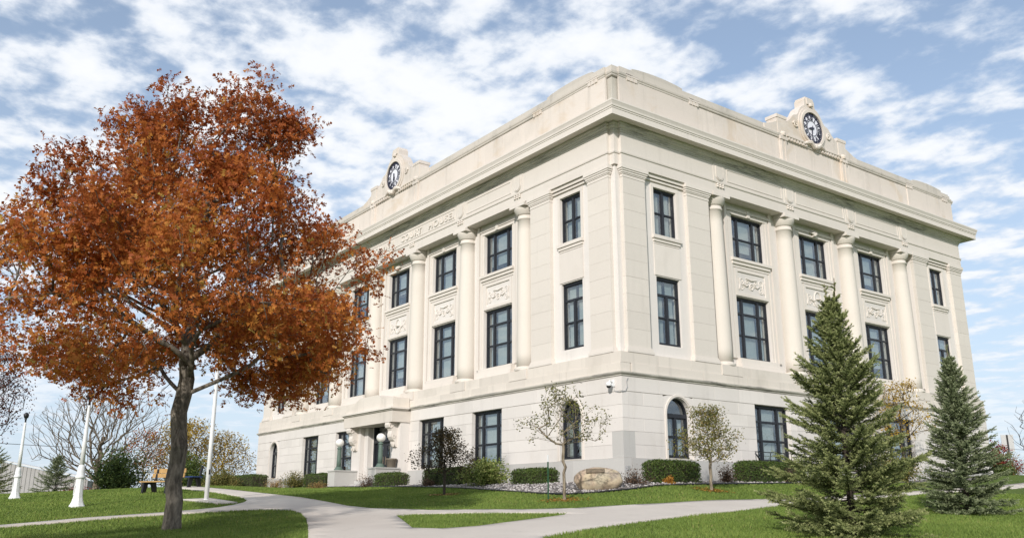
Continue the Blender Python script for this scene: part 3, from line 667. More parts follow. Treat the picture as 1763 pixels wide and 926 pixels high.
# ---- parapet crests, gables and clocks
for fac, F in FAC.items():
    L = F['L']; c = L/2
    for a, b in ((1.25, 4.15), (L-4.15, L-1.25)):
        h = (b-a)/2; pts = [(-h, 15.97), (h, 15.97)] + [(h-2*h*i/12, 16.07+.10*math.sin(math.pi*i/12)**.7) for i in range(13)]
        build(MB().prism(pts, 0, .48), 'parapet_crest', M_cop, house, *at(fac, (a+b)/2, -.125, 0))
    for u in (1.14, 4.72, L-4.72, L-1.14):
        g = MB()
        for q in (-1, 0, 1): g.box(-.08+q*.2, .08+q*.2, -.05, .05, 15.44, 15.60)
        g.box(-.34, .34, -.06, .05, 15.60, 15.715); build(g, 'parapet_bracket', M_par, house, *at(fac, u, -.07, 0))
    def half(sg):
        p = [(3.62, 15.96), (3.35, 16.02), (3.05, 16.13), (2.72, 16.27), (2.70, 16.40)]
        p += [(2.70, 16.52), (2.62, 16.62), (2.10, 16.62), (2.02, 16.52), (2.0, 16.46)]
        p += [(1.85, 16.52), (1.62, 16.70), (1.42, 16.92), (1.32, 17.0), (1.14, 17.04), (1.02, 17.12), (.92, 17.30), (.76, 17.52), (.58, 17.66), (.42, 17.74), (.40, 17.80), (.40, 18.06), (.33, 18.14), (.30, 18.22)]
        return [(sg*x, z) for x, z in p]
    pts = [(-3.62, 15.50), (3.62, 15.50)] + half(1) + half(-1)[::-1]
    loc, rz = at(fac, c, -.06, 0); gb = build(MB().prism(pts, 0, .55), 'clock_gable', M_par, house, loc, rz); CZ = 16.62
    for sg in (-1, 1):
        b_ = MB().box(sg*2.36-.37, sg*2.36+.37, -.05, .6, 16.50, 16.66); b_.box(sg*2.36-.31, sg*2.36+.31, -.03, .5, 15.72, 16.50); build(b_, 'gable_block', M_par, gb)
        b_ = MB()
        for q in (-.13, .13): b_.box(sg*2.36+q-.06, sg*2.36+q+.06, -.07, .05, 14.40, 15.42)
        b_.box(sg*2.36-.24, sg*2.36+.24, -.04, .04, 14.34, 15.50); b_.box(sg*2.36-.26, sg*2.36+.26, -.10, .03, 15.42, 15.60); b_.lathe([(.03, 15.60), (.14, 15.62), (.16, 15.72), (.12, 15.82), (.03, 15.86)], 12, sg*2.36, -.02); build(b_, 'gable_strip', M_par, gb)
        b_ = MB().tube([(sg*(1.30+.17*(1-j/20*.7)*math.cos(j*.5)), -.03, 16.50+.17*(1-j/20*.7)*math.sin(j*.5)) for j in range(20)], .045, 6); build(b_, 'scroll', M_par, gb)
    b_ = MB()
    for j in range(-9, 10):
        if abs(j) >= 3: b_.box(j*.215-.06, j*.215+.06, -.09, .02, 15.52, 15.66)
    b_.box(-2.1, 2.1, -.11, .02, 15.66, 15.73); build(b_, 'dentil_band', M_par, gb)
    b_ = MB()
    for sg in (-1, 1): b_.tube([(sg*.08, -.12, 15.60), (sg*.35, -.15, 15.78), (sg*.62, -.12, 15.72), (sg*.85, -.08, 15.62)], [.09, .10, .08, .03], 6)
    b_.lathe([(.03, 15.52), (.12, 15.56), (.14, 15.66), (.06, 15.76)], 10, 0, -.12); build(b_, 'garland', M_par, gb)
    b_ = MB().box(-.24, .24, -.05, .5, 17.84, 18.16); b_.lathe([(.02, 17.72), (.1, 17.74), (.12, 17.82), (.04, 17.9)], 10, 0, -.05); build(b_, 'finial', M_par, gb)
    NN = 48; circ = lambda r: [(r*math.cos(2*math.pi*i/NN), CZ+r*math.sin(2*math.pi*i/NN)) for i in range(NN)]
    build(MB().ringprism(circ(1.04), circ(.92), -.05, .05).ringprism(circ(.925), circ(.79), -.11, .05), 'clock_surround', M_par, gb)
    build(MB().prism(circ(.795), -.03, .02), 'clock_dial', M_clockw, gb)
    build(MB().ringprism(circ(.79), circ(.64), -.042, -.02).ringprism(circ(.40), circ(.365), -.042, -.02), 'clock_ring', M_clockd, gb)
    tk = MB()
    for j in range(60):
        a = 2*math.pi*j/60; r0, r1 = .70, .76; wv = .011
        tk.poly([(r0*math.sin(a)+sx_*wv*math.cos(a), -.045, CZ+r0*math.cos(a)-sx_*wv*math.sin(a)) for sx_ in (1, -1)] + [(r1*math.sin(a)+sx_*wv*math.cos(a), -.045, CZ+r1*math.cos(a)-sx_*wv*math.sin(a)) for sx_ in (-1, 1)], [(0, 1, 2, 3), (3, 2, 1, 0)])
    build(tk, 'minute_mark', M_clockw, gb)
    for j, rn in enumerate('XII I II III IIII V VI VII VIII IX X XI'.split()):
        me = text_mesh(rn, .27, .008, M_clockd); a = 2*math.pi*j/12; ca, sa = math.cos(a), math.sin(a)
        x0 = max(abs(v.co.x) for v in me.vertices); z0 = max(abs(v.co.y) for v in me.vertices); kx = min(1., .11/x0)
        for v in me.vertices:
            x, z = v.co.x*kx*1.0, v.co.y*(.115/z0)+.52; v.co = (x*ca+z*sa, -.045-v.co.z, CZ+z*ca-x*sa)
        link('numeral', me, gb)
    def hand(name, ang, ln, wd_):
        a = R_(ang); ca, sa = math.cos(a), math.sin(a)
        sh = [(-wd_*.5, -.14), (wd_*.5, -.14), (wd_, ln*.35), (wd_*.6, ln*.55), (0, ln), (-wd_*.6, ln*.55), (-wd_, ln*.35)]
        build(MB().prism([(x*ca+z*sa, CZ+z*ca-x*sa) for x, z in sh], -.075, -.06), name, M_clockd, gb)
    if fac == 'R': hand('hour_hand', 256, .40, .055); hand('minute_hand', 192, .60, .035)
    else: hand('hour_hand', 167, .38, .055); hand('minute_hand', 190, .58, .035)

# ---- entrance porch
pu = FAC['F']['a']+2*FAC['F']['s']; pl0 = (-pu, 0, 0)
porch = build(MB().box(-2.6, 2.6, -1.0, -.005, 3.10, 3.66), 'porch_entablature', M_plinth, house, pl0)
build(MB().box(-2.66, 2.66, -1.06, -.14, 3.662, 3.72).box(-2.74, 2.74, -1.14, -.14, 3.72, 3.80), 'porch_cornice', M_trim, porch)
build(MB().prism([(-2.55, 3.803), (2.55, 3.803), (2.55, 4.28), (1.55, 4.30), (.9, 4.52), (-.9, 4.52), (-1.55, 4.30), (-2.55, 4.28)], -.95, -.06), 'porch_attic', M_plinth, porch)
for sg in (-1, 1):
    build(MB().box(sg*2.55, sg*1.60, -.50, -.004, .2, 3.095).box(sg*1.58, sg*1.18, -.28, -.004, .2, 3.09), 'porch_pier', M_wall, porch)
    pr = [(-.50, 3.09), (-.98, 3.09), (-1.0, 2.98), (-.96, 2.86), (-.86, 2.80), (-.80, 2.70), (-.84, 2.55), (-.83, 2.42), (-.74, 2.28), (-.64, 2.20), (-.62, 2.02), (-.56, 1.94), (-.50, 1.94)]
    m_ = MB(); x0, x1 = sg*2.08-.20, sg*2.08+.20; n = len(pr)
    m_.poly([(x0, y, z) for y, z in pr] + [(x1, y, z) for y, z in pr], [tuple(range(n)), tuple(reversed(range(n, 2*n)))] + [(i, n+i, n+(i+1) % n, (i+1) % n) for i in range(n)])
    for cz_, cy_, r_ in ((2.92, -.86, .13), (2.42, -.70, .10)):
        for xx in (x0-.01, x1+.01): m_.tube([(xx, cy_+r_*(1-j/14*.7)*math.cos(j*.6), cz_+r_*(1-j/14*.7)*math.sin(j*.6)) for j in range(14)], .025, 5)
    for j in range(4): m_.tube([(x0+.05+j*.1, -.60-.05*abs(j-1.5), 1.96), (x0+.05+j*.1, -.66, 2.10)], [.02, .05], 5)
    build(m_, 'console', M_trim, porch)
    build(MB().box(sg*2.60, sg*1.80, -1.75, -.51, -.5, .90).box(sg*2.64, sg*1.76, -1.79, -.51, .90, .96), 'cheek_wall', M_granite, porch)
for j in range(5): build(MB().box(-1.755, 1.755, -1.7+.25*j, -.0, -.35+.16*j, -.19+.16*j), 'step', M_granite, porch)
dr = MB().box(-1.1, -.98, .0, .25, .45, 3.1).box(.98, 1.1, .0, .25, .45, 3.1).box(-.98, .98, .0, .25, 2.30, 2.44).box(-.05, .05, .1, .2, .45, 2.3)
for sg in (-1, 1): dr.ringprism([(sg*.05, .46), (sg*.97, .46), (sg*.97, 2.29), (sg*.05, 2.29)][::sg], [(sg*.2, .75), (sg*.82, .75), (sg*.82, 2.12), (sg*.2, 2.12)][::sg], .1, .16); dr.box(sg*.2, sg*.82, .11, .15, 1.38, 1.46)
door = build(dr, 'door', M_frame, house, pl0)
for sg in (-1, 1): build(MB().box(sg*.2, sg*.82, .125, .13, .75, 2.12), 'pane', M_glass, door); build(MB().tube([(sg*.12, .06, 1.2), (sg*.12, .06, 1.6)], .015, 6), 'handle', M_bronze, door)
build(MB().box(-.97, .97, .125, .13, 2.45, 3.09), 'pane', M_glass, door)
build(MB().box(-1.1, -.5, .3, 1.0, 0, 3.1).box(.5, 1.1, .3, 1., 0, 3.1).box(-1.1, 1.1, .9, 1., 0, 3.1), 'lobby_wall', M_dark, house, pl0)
# corner stone
for fac in 'FR':
    s_ = MB(); fbox(s_, fac, -.004 if fac == 'F' else .0, .56, -.2, .006, .845, 1.745); build(s_, 'cornerstone', M_corner, house)

# ---------------------------------------------------------------- vegetation generators
def skeleton(rng, trunk, targets, rise=.12, seg=.4, pen=.28, jit=.05, zslack=.15, slope=0., start_f=.30, zlow=-1e9):
    Pn = [np.array(p, float) for p in trunk]; par_ = [-1]+list(range(len(trunk)-1)); dep = [0.]
    for i in range(1, len(trunk)): dep.append(dep[-1]+np.linalg.norm(Pn[i]-Pn[i-1]))
    start = max(1, int(len(trunk)*start_f)); tips = []; A = np.array(Pn); D = np.array(dep)
    ax = np.array(trunk[len(trunk)//2]); order = np.argsort(np.linalg.norm((targets-ax)*(1, 1, .6), axis=1)+rng.uniform(0, .3, len(targets))+100*(targets[:, 2] < zlow))
    cap = len(targets)*14+len(trunk); buf = np.zeros((cap, 3)); bd = np.zeros(cap); n = len(Pn); buf[:n] = A; bd[:n] = D; pr = list(par_)
    for t in targets[order]:
        lo = t[2] < zlow; c = np.linalg.norm(buf[:n]-t, axis=1) + (.04 if lo else pen)*bd[:n] + 3.*np.maximum(buf[:n, 2]-t[2]-(.9 if lo else zslack)+(0 if lo else slope)*np.hypot(buf[:n, 0]-t[0], buf[:n, 1]-t[1]), 0); c[:start] = 1e9
        i = int(np.argmin(c)); p = buf[i].copy(); dist = np.linalg.norm(t-p); k_ = max(1, min(12, int(dist/seg))); last = i
        for q in range(1, k_+1):
            f = q/k_; w_ = p+(t-p)*f; w_[2] += math.sin(math.pi*f)*dist*rise
            if q < k_: w_ += rng.normal(size=3)*jit*min(1, dist)
            if n >= cap: break
            buf[n] = w_; bd[n] = bd[last]+np.linalg.norm(buf[n]-buf[last]); pr.append(last); last = n; n += 1
        tips.append(last)
    return buf[:n], pr, tips
def limb_mesh(name, Pn, pr, tips, r_tip, mat, power=.5, trunk_r=None, ntrunk=0, sides=6, flare=1.35, rng=None):
    n = len(Pn); wt = np.zeros(n)
    for t in tips: wt[t] += 1
    for i in range(n-1, 0, -1): wt[pr[i]] += wt[i]
    rad = r_tip*np.maximum(wt, 1)**power
    if trunk_r:
        for i in range(ntrunk): rad[i] = max(rad[i], trunk_r*(1-.55*i/ntrunk))
        rad[0] *= flare
        if ntrunk > 2: rad[1] *= 1+(flare-1)*.25
    V = []; F = []; o = 0
    for i in range(1, n):
        p, q = Pn[pr[i]], Pn[i]; d = q-p; L_ = np.linalg.norm(d)
        if L_ < 1e-6: continue
        d /= L_; a = np.cross(d, (0, 0, 1.) if abs(d[2]) < .9 else (1., 0, 0)); a /= np.linalg.norm(a); b = np.cross(d, a)
        k_ = 14 if i < ntrunk else (sides if rad[i] > r_tip*2 else 4); th = np.arange(k_)*2*math.pi/k_
        c_, s_ = np.cos(th)[:, None], np.sin(th)[:, None]
        r0 = rad[pr[i]] if i < ntrunk else min(rad[pr[i]], rad[i]*1.15); dirs = c_*a+s_*b
        if i < ntrunk: dirs = np.column_stack([np.cos(th), np.sin(th), 0*th])
        V += [p+dirs*r0 - (d*r0*.3 if i >= ntrunk else 0), q+dirs*rad[i]]
        for j in range(k_): F.append((o+j, o+(j+1) % k_, o+k_+(j+1) % k_, o+k_+j))
        o += 2*k_
    return np_mesh(name, np.vstack(V), np.array(F), mat, smooth=True)
def leaf_mesh(name, rng, centers, per, spread, size, mat, tv, tf, tint_fn=None, up=.6, flat=1., dirs=None):
    N = len(centers)*per; c = np.repeat(centers, per, axis=0)
    P_ = c+np.clip(rng.normal(size=(N, 3)), -1.7, 1.7)*spread*np.array([1, 1, flat]); X, Y, Z = rand_frames(rng, N, up)
    tint = np.clip(tint_fn(P_, rng) if tint_fn else rng.uniform(0, 1, N), 0, 1)
    V, F, t = scatter(P_, X, Y, Z, size*rng.uniform(.65, 1.25, N), tv, tf, tint); return np_mesh(name, V, F, mat, t)
def tree(name, label, cat, x, y, rng, trunk_h, trunk_r, targets, r_tip, bark, leaf=None, per=0, spread=.2, lsize=.1, tv=LEAF_V, tf=LEAF_F, tint=None, lean=(0, 0), group=None, rise=.12, pen=.28, seg=.4, power=.5, jit=.05, nt=12, up=.6, ntrunk_draw=None, zslack=.15, flare=1.35, slope=0., start_f=.3, zlow=-1e9):
    z = Tz(x, y); root = thing(name, label, cat, (x, y, z), 0., group)
    tr_ = [(lean[0]*i/nt+rng.normal()*.012*i*trunk_r*4, lean[1]*i/nt+rng.normal()*.012*i*trunk_r*4, -.15+(trunk_h+.15)*i/nt) for i in range(nt+1)]
    Pn, pr, tips = skeleton(rng, tr_, targets, rise, seg, pen, jit, zslack, slope, start_f, zlow)
    link('trunk', limb_mesh('trunk', Pn, pr, tips, r_tip, bark, power, trunk_r, nt+1, flare=flare), root)
    if leaf: link('crown', leaf_mesh('crown', rng, Pn[tips], per, spread, lsize, leaf, tv, tf, tint, up), root)
    return root, Pn, pr, tips

# ---- red oak
rng = np.random.default_rng(11)
def oak_targets(rng, n=1020):
    prof_z = [3.3, 4.0, 4.8, 5.6, 6.6, 7.7, 8.8, 9.8, 10.8]; prof_r = [2.7, 3.8, 4.3, 4.3, 3.95, 3.35, 2.7, 1.9, .8]
    K = 160; z = rng.uniform(3.3, 10.55, K*3); r = np.interp(z, prof_z, prof_r); keep = rng.uniform(0, 4.75, K*3) < r; z = z[keep][:K]; r = r[keep][:K]
    th = rng.uniform(0, 2*math.pi, len(z)); q = np.where(rng.uniform(size=len(z)) < .66, rng.uniform(.74, 1.03, len(z)), rng.uniform(.2, .74, len(z)))
    C_ = np.column_stack([q*r*np.cos(th), q*r*np.sin(th), z]); i = rng.integers(0, len(C_), n); t = C_[i]+np.clip(rng.normal(size=(n, 3)), -2., 2.)*(.34, .34, .27)
    rr = np.hypot(t[:, 0], t[:, 1]); return t[(rr > 1.1) | (t[:, 2] > 4.2)]
def oak_tint(P_, rng):
    n = np.sin(P_[:, 0]*1.1+1.3)*np.sin(P_[:, 1]*1.3)*np.sin(P_[:, 2]*1.2+.6)
    return .53+.16*n+rng.normal(size=len(P_))*.17-.035*(P_[:, 2]-6)
oak, *_ = tree('oak_tree', 'rust orange oak tree with grey trunk standing on the near left lawn', 'tree', 1.42, -15.4, rng, 8.6, .165, oak_targets(rng), .0079, M_bark,
     M_oakleaf, 42, .215, .165, OAK_V, OAK_F, oak_tint, (-.25, -.05), rise=-.02, pen=.14, seg=.5, nt=22, up=.5, zslack=.0, flare=1.25, slope=.62, start_f=.36, power=.455, zlow=4.7, jit=.04)

# ---- spruces
def spruce(name, label, x, y, h, rbase, seed, mat, density=1., leaders=1, z0=.12):
    rng = np.random.default_rng(seed); z = Tz(x, y); root = thing(name, label, 'spruce', (x, y, z))
    link('trunk', MB().tube([(0, 0, -.2), (.01, 0, h*.5), (0, .01, h*.97)], [.028*h*.62, .016*h*.6, .006], 8).mesh('trunk', M_bark3, True), root)
    bt = MB(); tw = []                                  # twigs: start, dir, length, tint
    zz_ = z0
    while zz_ < h*.965:
        f = zz_/h; L0 = rbase*(1-f)**.86*1; nb = int(8+6*(1-f)); ph = rng.uniform(0, 6.28)
        for b in range(nb):
            a = ph+2*math.pi*b/nb+rng.normal()*.22; L_ = L0*rng.uniform(.60, 1.16)+.035; el = -.20+.95*f+rng.normal()*.11
            d = np.array([math.cos(a)*math.cos(el), math.sin(a)*math.cos(el), math.sin(el)]); p0 = np.array([0, 0, zz_+rng.normal()*.04])
            pts = [p0+d*L_*t+np.array([0, 0, .16*L_*t*t-.10*L_*t*(1-t)]) for t in np.linspace(0, 1, 6)]
            bt.tube([tuple(q) for q in pts], [.009+.004*L_, .008, .007, .006, .004, .003], 4, False)
            side = np.cross(d, (0, 0, 1.)); side /= np.linalg.norm(side); n = max(4, int(L_/.060*density))
            for i in range(n):
                t = (i+.7)/n
                if t < .22 and L_ > .5: continue
                q = t*5; i0 = min(4, int(q)); pp = pts[i0]+(pts[i0+1]-pts[i0])*(q-i0)
                for sg in (-1, 1):
                    dd = unit(d*rng.uniform(.6, 1.0)+side*sg*rng.uniform(.5, 1.)+np.array([0, 0, rng.uniform(-.25, .45)])); tw.append((pp, dd, (.16+.165*L_*(1-t))*min(1., .4+1.1*L_)*rng.uniform(.75, 1.25), t))
                if rng.uniform() < .5: tw.append((pp, unit(d+np.array([0, 0, rng.uniform(.3, .9)])+rng.normal(size=3)*.2), .11*rng.uniform(.8, 1.3), t))
            tw.append((pts[-1], unit(pts[-1]-pts[-2]), .16*min(1., .4+1.1*L_), 1.))
        zz_ += (.115+.075*(1-f))*rng.uniform(.85, 1.15)
    ld = MB()
    for l in range(leaders):
        ox = (l-.5*(leaders-1))*.16; ld.tube([(0, 0, h*.93), (ox*.8, ox*.3, h*.98), (ox*1.1, ox*.4, h*(1.075+.02*l))], [.016, .014, .009], 5)
        for q in range(9): tw.append((np.array([ox*.9, ox*.3, h*(.955+.013*q)]), unit(np.array([rng.normal()*.6, rng.normal()*.6, 1.1])), .07, .6))
    link('leader_shoots', ld.mesh('leader_shoots', M_bark2), root)
    link('branches', bt.mesh('branches', M_bark3), root)
    S = np.array([t[0] for t in tw]); D = np.array([t[1] for t in tw]); Ln = np.array([t[2] for t in tw]); TT = np.array([t[3] for t in tw])
    per = 30; N = len(S)*per; f = np.tile(np.linspace(.0, 1., per), len(S)); s_ = np.repeat(S, per, 0)+np.repeat(D, per, 0)*(np.repeat(Ln, per)*f)[:, None]
    dd = np.repeat(D, per, 0); rv = unit(np.cross(dd, rng.normal(size=(N, 3)))); nd = unit(rv*1.0+dd*.75); nd[:, 2] += .18; nd = unit(nd)
    wv = unit(np.cross(nd, rng.normal(size=(N, 3)))); ln = rng.uniform(.036, .056, N)*(1-.35*f); wd_ = .0085
    V = np.stack([s_-wv*wd_, s_+wv*wd_, s_+nd*ln[:, None]], 1).reshape(-1, 3); F = np.arange(3*N).reshape(-1, 3)
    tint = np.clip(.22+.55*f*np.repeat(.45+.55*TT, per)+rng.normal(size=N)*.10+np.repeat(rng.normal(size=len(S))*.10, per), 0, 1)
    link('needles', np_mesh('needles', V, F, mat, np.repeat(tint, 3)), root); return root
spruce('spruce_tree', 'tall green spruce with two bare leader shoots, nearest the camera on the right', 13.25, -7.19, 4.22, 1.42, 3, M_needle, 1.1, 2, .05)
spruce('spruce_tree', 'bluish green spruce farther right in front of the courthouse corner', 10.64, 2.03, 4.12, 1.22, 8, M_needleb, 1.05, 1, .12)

# ---- small trees by the walls
def ball_targets(rng, n, c, r, power=.45, zmin=None, lobes=0):
    d = unit(rng.normal(size=(n, 3)))*(rng.uniform(0, 1, n)**power)[:, None]
    if lobes: cc = unit(rng.normal(size=(lobes, 3)))*.72; d = cc[rng.integers(0, lobes, n)]+rng.normal(size=(n, 3))*.20
    t = np.array(c)+d*np.array(r)
    if zmin is not None: t = t[t[:, 2] > zmin]
    return t
rng = np.random.default_rng(21)
def umbrella(rng, n, z0, z1, r, fill=.5):
    th = rng.uniform(0, 6.283, n); f = rng.uniform(0, 1, n); z = z0+(z1-z0)*f; rr = r*(.45+.55*np.sin(np.clip(f*1.15+.18, 0, 1)*math.pi))*rng.uniform(fill, 1.05, n); return np.column_stack([rr*np.cos(th), rr*np.sin(th), z])
tree('small_tree', 'sparse young tree with thin spreading branches beside the granite boulder', 'tree', 2.39, -4.69, rng, 1.75, .052, umbrella(rng, 110, 1.75, 3.25, 1.45, .25), .0042, M_bark2, M_crab, 13, .08, .07, tint=lambda P_, r: r.uniform(0, .85, len(P_)), rise=.0, pen=.12, seg=.25, zslack=-.12, up=.2, flare=1.2)
tree('small_tree', 'round olive leaved young tree on the lawn by the right hand wall', 'tree', 3.07, .88, rng, 1.65, .045, umbrella(rng, 170, 1.05, 2.62, 1.15, .15), .0038, M_bark2, M_crab, 26, .10, .07, tint=lambda P_, r: r.uniform(.1, 1, len(P_)), rise=.0, pen=.15, seg=.25, zslack=-.05, up=.2, flare=1.2)
tree('small_tree', 'dark leaved young tree with a thin trunk near the entrance side lawn', 'tree', -3.66, -4.98, rng, 1.5, .036, umbrella(rng, 170, .85, 2.2, 1.2, .15), .0036, M_bark3, M_crabdark, 26, .10, .072, rise=-.03, pen=.15, seg=.25, zslack=-.05, up=.2, flare=1.2)
tree('small_tree', 'thin yellow leaved tree by the right hand wall between the two spruces', 'tree', .9, 16.2, rng, 2.9, .075, umbrella(rng, 150, 2.0, 4.3, 1.7, .2), .006, M_bark3, M_yellow, 12, .13, .10, tint=lambda P_, r: r.uniform(.1, 1, len(P_)), rise=.02, pen=.12, seg=.35, zslack=-.1, up=.2)
# ---- trees on the left skyline
rng = np.random.default_rng(33)
def fan(rng, n, h, r, z0, p=.5):
    th = rng.uniform(0, 6.283, n); f = rng.uniform(0, 1, n)**.8; z = z0+(h-z0)*f; rr = r*np.sqrt(np.clip(1-((f-.35)/.68)**2, .02, 1))*rng.uniform(0, 1, n)**p; return np.column_stack([rr*np.cos(th), rr*np.sin(th), z])
tree('bare_tree', 'leafless pale trunked tree with a wide fan of twigs on the left skyline', 'tree', -36.2, -9.3, rng, 3.4, .21, fan(rng, 1100, 6.3, 4.3, 1.7), .0085, M_bark4, rise=-.02, pen=.42, seg=.6, zslack=.0, jit=.02, slope=.5, start_f=.30, power=.42)
tree('yellow_tree', 'sparse yellow tree behind the oak trunk on the left skyline', 'tree', -39.0, -3.4, rng, 2.6, .13, fan(rng, 330, 4.9, 3.0, .6, .5), .007, M_bark4, M_yellow, 22, .25, .14, rise=.03, pen=.12, zslack=-.2)
tree('yellow_tree', 'thin golden tree between the flagpole and the courthouse corner', 'tree', -39.5, -.6, rng, 2.4, .11, fan(rng, 240, 4.3, 2.4, .6, .5), .007, M_bark4, M_yellow, 16, .24, .13, rise=.03, pen=.12, zslack=-.2)
tree('small_tree', 'rusty brown thin tree above the green bush on the left skyline', 'tree', -35., -7.0, rng, 2.2, .07, fan(rng, 90, 3.6, 1.5, 1.4), .006, M_bark4, M_oakleaf, 9, .18, .13, rise=.03, pen=.12, zslack=-.2)
tree('dark_red_tree', 'dark purple red tree cut off by the left edge of the picture', 'tree', -24.2, -17.5, rng, 5.4, .16, fan(rng, 420, 7.2, 2.2, 2.6, .45), .008, M_bark3, M_redleaf, 24, .25, .10, rise=.03, pen=.15, zslack=-.2)
tree('bare_tree', 'bare twiggy tree reaching in at the right edge of the picture', 'tree', 7.1, 16.5, rng, 2.6, .06, fan(rng, 200, 3.9, 1.75, 1.5), .005, M_bark3, rise=.04, pen=.1, zslack=-.2)

# ---- hedges and shrubs
def hedge(label, x0, x1, y0, y1, top, seed, mat=None, dens=1500, name='hedge', lump=.03):
    rng = np.random.default_rng(seed); cx_, cy_ = (x0+x1)/2, (y0+y1)/2; z = Tz(cx_, cy_)-.05; h = top-z; root = thing(name, label, 'hedge', (cx_, cy_, z)); hx, hy = (x1-x0)/2, (y1-y0)/2
    ar = np.array([2*hx*h, 2*hx*h, 2*hy*h, 2*hy*h, 4*hx*hy]); n = int(ar.sum()*dens); f = rng.choice(5, n, p=ar/ar.sum()); a = rng.uniform(-1, 1, n); b = rng.uniform(0, 1, n); P_ = np.zeros((n, 3)); Nn = np.zeros((n, 3))
    for q, (ax_, sg) in enumerate(((1, -1), (1, 1), (0, -1), (0, 1))):
        m_ = f == q
        if ax_ == 1: P_[m_, 0] = a[m_]*hx; P_[m_, 1] = sg*hy
        else: P_[m_, 1] = a[m_]*hy; P_[m_, 0] = sg*hx
        P_[m_, 2] = b[m_]*h; Nn[m_, ax_] = sg
    m_ = f == 4; P_[m_, 0] = a[m_]*hx; P_[m_, 1] = (b[m_]*2-1)*hy; P_[m_, 2] = h; Nn[m_, 2] = 1
    for ax_, H in ((0, hx), (1, hy)):                                   # rounded shoulders
        e = np.clip((np.abs(P_[:, ax_])-(H-.14))/.14, 0, 1)*np.clip((P_[:, 2]-(h-.16))/.16, 0, 1); P_[:, ax_] -= np.sign(P_[:, ax_])*e*.06; P_[:, 2] -= e*.06
    P_ += Nn*(rng.normal(size=n)*.018 + lump*np.sin(P_[:, 0]*5+seed)*np.sin(P_[:, 1]*6+1)*np.cos(P_[:, 2]*7))[:, None]
    P_ -= Nn*(rng.uniform(size=n)**3*.07)[:, None]
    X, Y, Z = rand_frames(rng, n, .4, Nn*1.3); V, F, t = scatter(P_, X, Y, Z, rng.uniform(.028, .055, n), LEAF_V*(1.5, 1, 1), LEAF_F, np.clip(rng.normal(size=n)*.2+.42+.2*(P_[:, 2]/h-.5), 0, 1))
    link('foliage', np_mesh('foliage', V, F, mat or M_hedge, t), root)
    link('stems', MB().box(-hx+.07, hx-.07, -hy+.07, hy-.07, 0, h-.09).mesh('stems', M_bark3), root); return root
def shrub(label, x, y, h, r, seed, mat, n=60, per=30, leaf=.05, name='shrub', twig=True, spread=.09, tint=None, cat='shrub', bark=None, lift=.35, rt=.004):
    rng = np.random.default_rng(seed); z = Tz(x, y)-.02; root = thing(name, label, cat, (x, y, z)); d = unit(np.column_stack([rng.normal(size=(n, 2)), np.abs(rng.normal(size=n))+lift]))*rng.uniform(.55, 1.05, (n, 1))*np.array([r, r, h])
    mb_ = MB()
    for q in d: mb_.tube([(q[0]*.12, q[1]*.12, -.03), tuple(q*np.array([.45, .45, .6])+rng.normal(size=3)*.03*r), tuple(q)], [rt*2, rt*1.3, rt*.5], 4, False)
    link('stems', mb_.mesh('stems', bark or M_bark3), root)
    if per:
        c = np.vstack([d, d*np.array([.75, .75, .72]), d*np.array([.5, .5, .4])]); link('foliage', leaf_mesh('foliage', rng, c, per, spread, leaf, mat, LEAF_V*(1.3, 1, 1), LEAF_F, tint), root)
    return root
hedge('clipped dark hedge at the far left corner of the courthouse', -33.6, -28.6, -2.5, -1.5, 1.0, 1, dens=700)
hedge('clipped green hedge just left of the entrance steps', -23.0, -20.3, -1.75, -.75, .86, 2, dens=900)
hedge('clipped green hedge just right of the entrance steps', -14.5, -12.5, -2.05, -1.25, .66, 3, dens=1100)
hedge('clipped hedge behind the dark leaved young tree', -10.6, -7.8, -1.75, -1.0, .74, 4, dens=1200)
hedge('small square clipped hedge left of the granite boulder', -4.3, -2.35, -1.7, -.95, .53, 5)
hedge('broad clipped hedge under the arched window on the right wall', .95, 1.6, -.1, 2.1, .70, 6)
hedge('clipped hedge under the railed window on the right wall', .95, 1.6, 4.5, 8.0, .80, 7)
shrub('large pale variegated shrub by the front wall', -5.9, -1.7, 1.12, 1.15, 11, M_variegated, 90, 26, .075, spread=.10)
shrub('yellowish brown shrub left of the entrance hedge', -24.3, -1.6, .85, .95, 12, M_crab, 60, 24, .06)
shrub('straw coloured low plant by the far arched window', -27.6, -1.5, .55, .75, 13, M_tan, 40, 10, .05)
shrub('straw coloured low plant at the foot of the entrance pedestal', -18.6, -2.9, .38, .65, 14, M_tan, 36, 8, .05)
shrub('purple brown twiggy shrub between the entrance and its hedge', -15.2, -2.0, .62, .5, 15, M_brownleaf, 50, 5, .05)
shrub('small brown twiggy plant in front of the hedge behind the dark tree', -9.6, -2.05, .38, .45, 16, M_brownleaf, 40, 6, .05)
shrub('spiky dark purple shrub right of the granite boulder', 1.5, -.95, .52, .62, 17, M_brownleaf, 80, 3, .05, lift=.2)
shrub('small orange flower clump by the broad hedge', 1.75, .35, .26, .22, 18, M_orange, 40, 24, .035, spread=.03, name='flower_clump', cat='flowers')
shrub('brown withered plant between the two right hand hedges', 1.55, 3.45, .62, .32, 19, M_brownleaf, 36, 10, .05)
shrub('leaning clump of brown stalks in front of the railed window hedge', 1.75, 6.75, .72, .40, 20, M_brownleaf, 70, 2, .04, lift=1.3)
shrub('round dark evergreen bush beyond the flagpole', -34.8, -4.4, 2.35, 1.45, 22, M_hedge, 150, 34, .09, spread=.2, name='bush', cat='bush')
shrub('round olive green bush beside the far hedge', -29.6, -3.9, 1.15, 1.2, 23, M_crab, 110, 34, .07, spread=.14, name='bush', cat='bush')
shrub('leafy green bush left of the bench on the skyline', -31.5, -9.2, 2.4, 1.6, 24, M_bush, 110, 26, .12, spread=.2, name='bush', cat='bush')
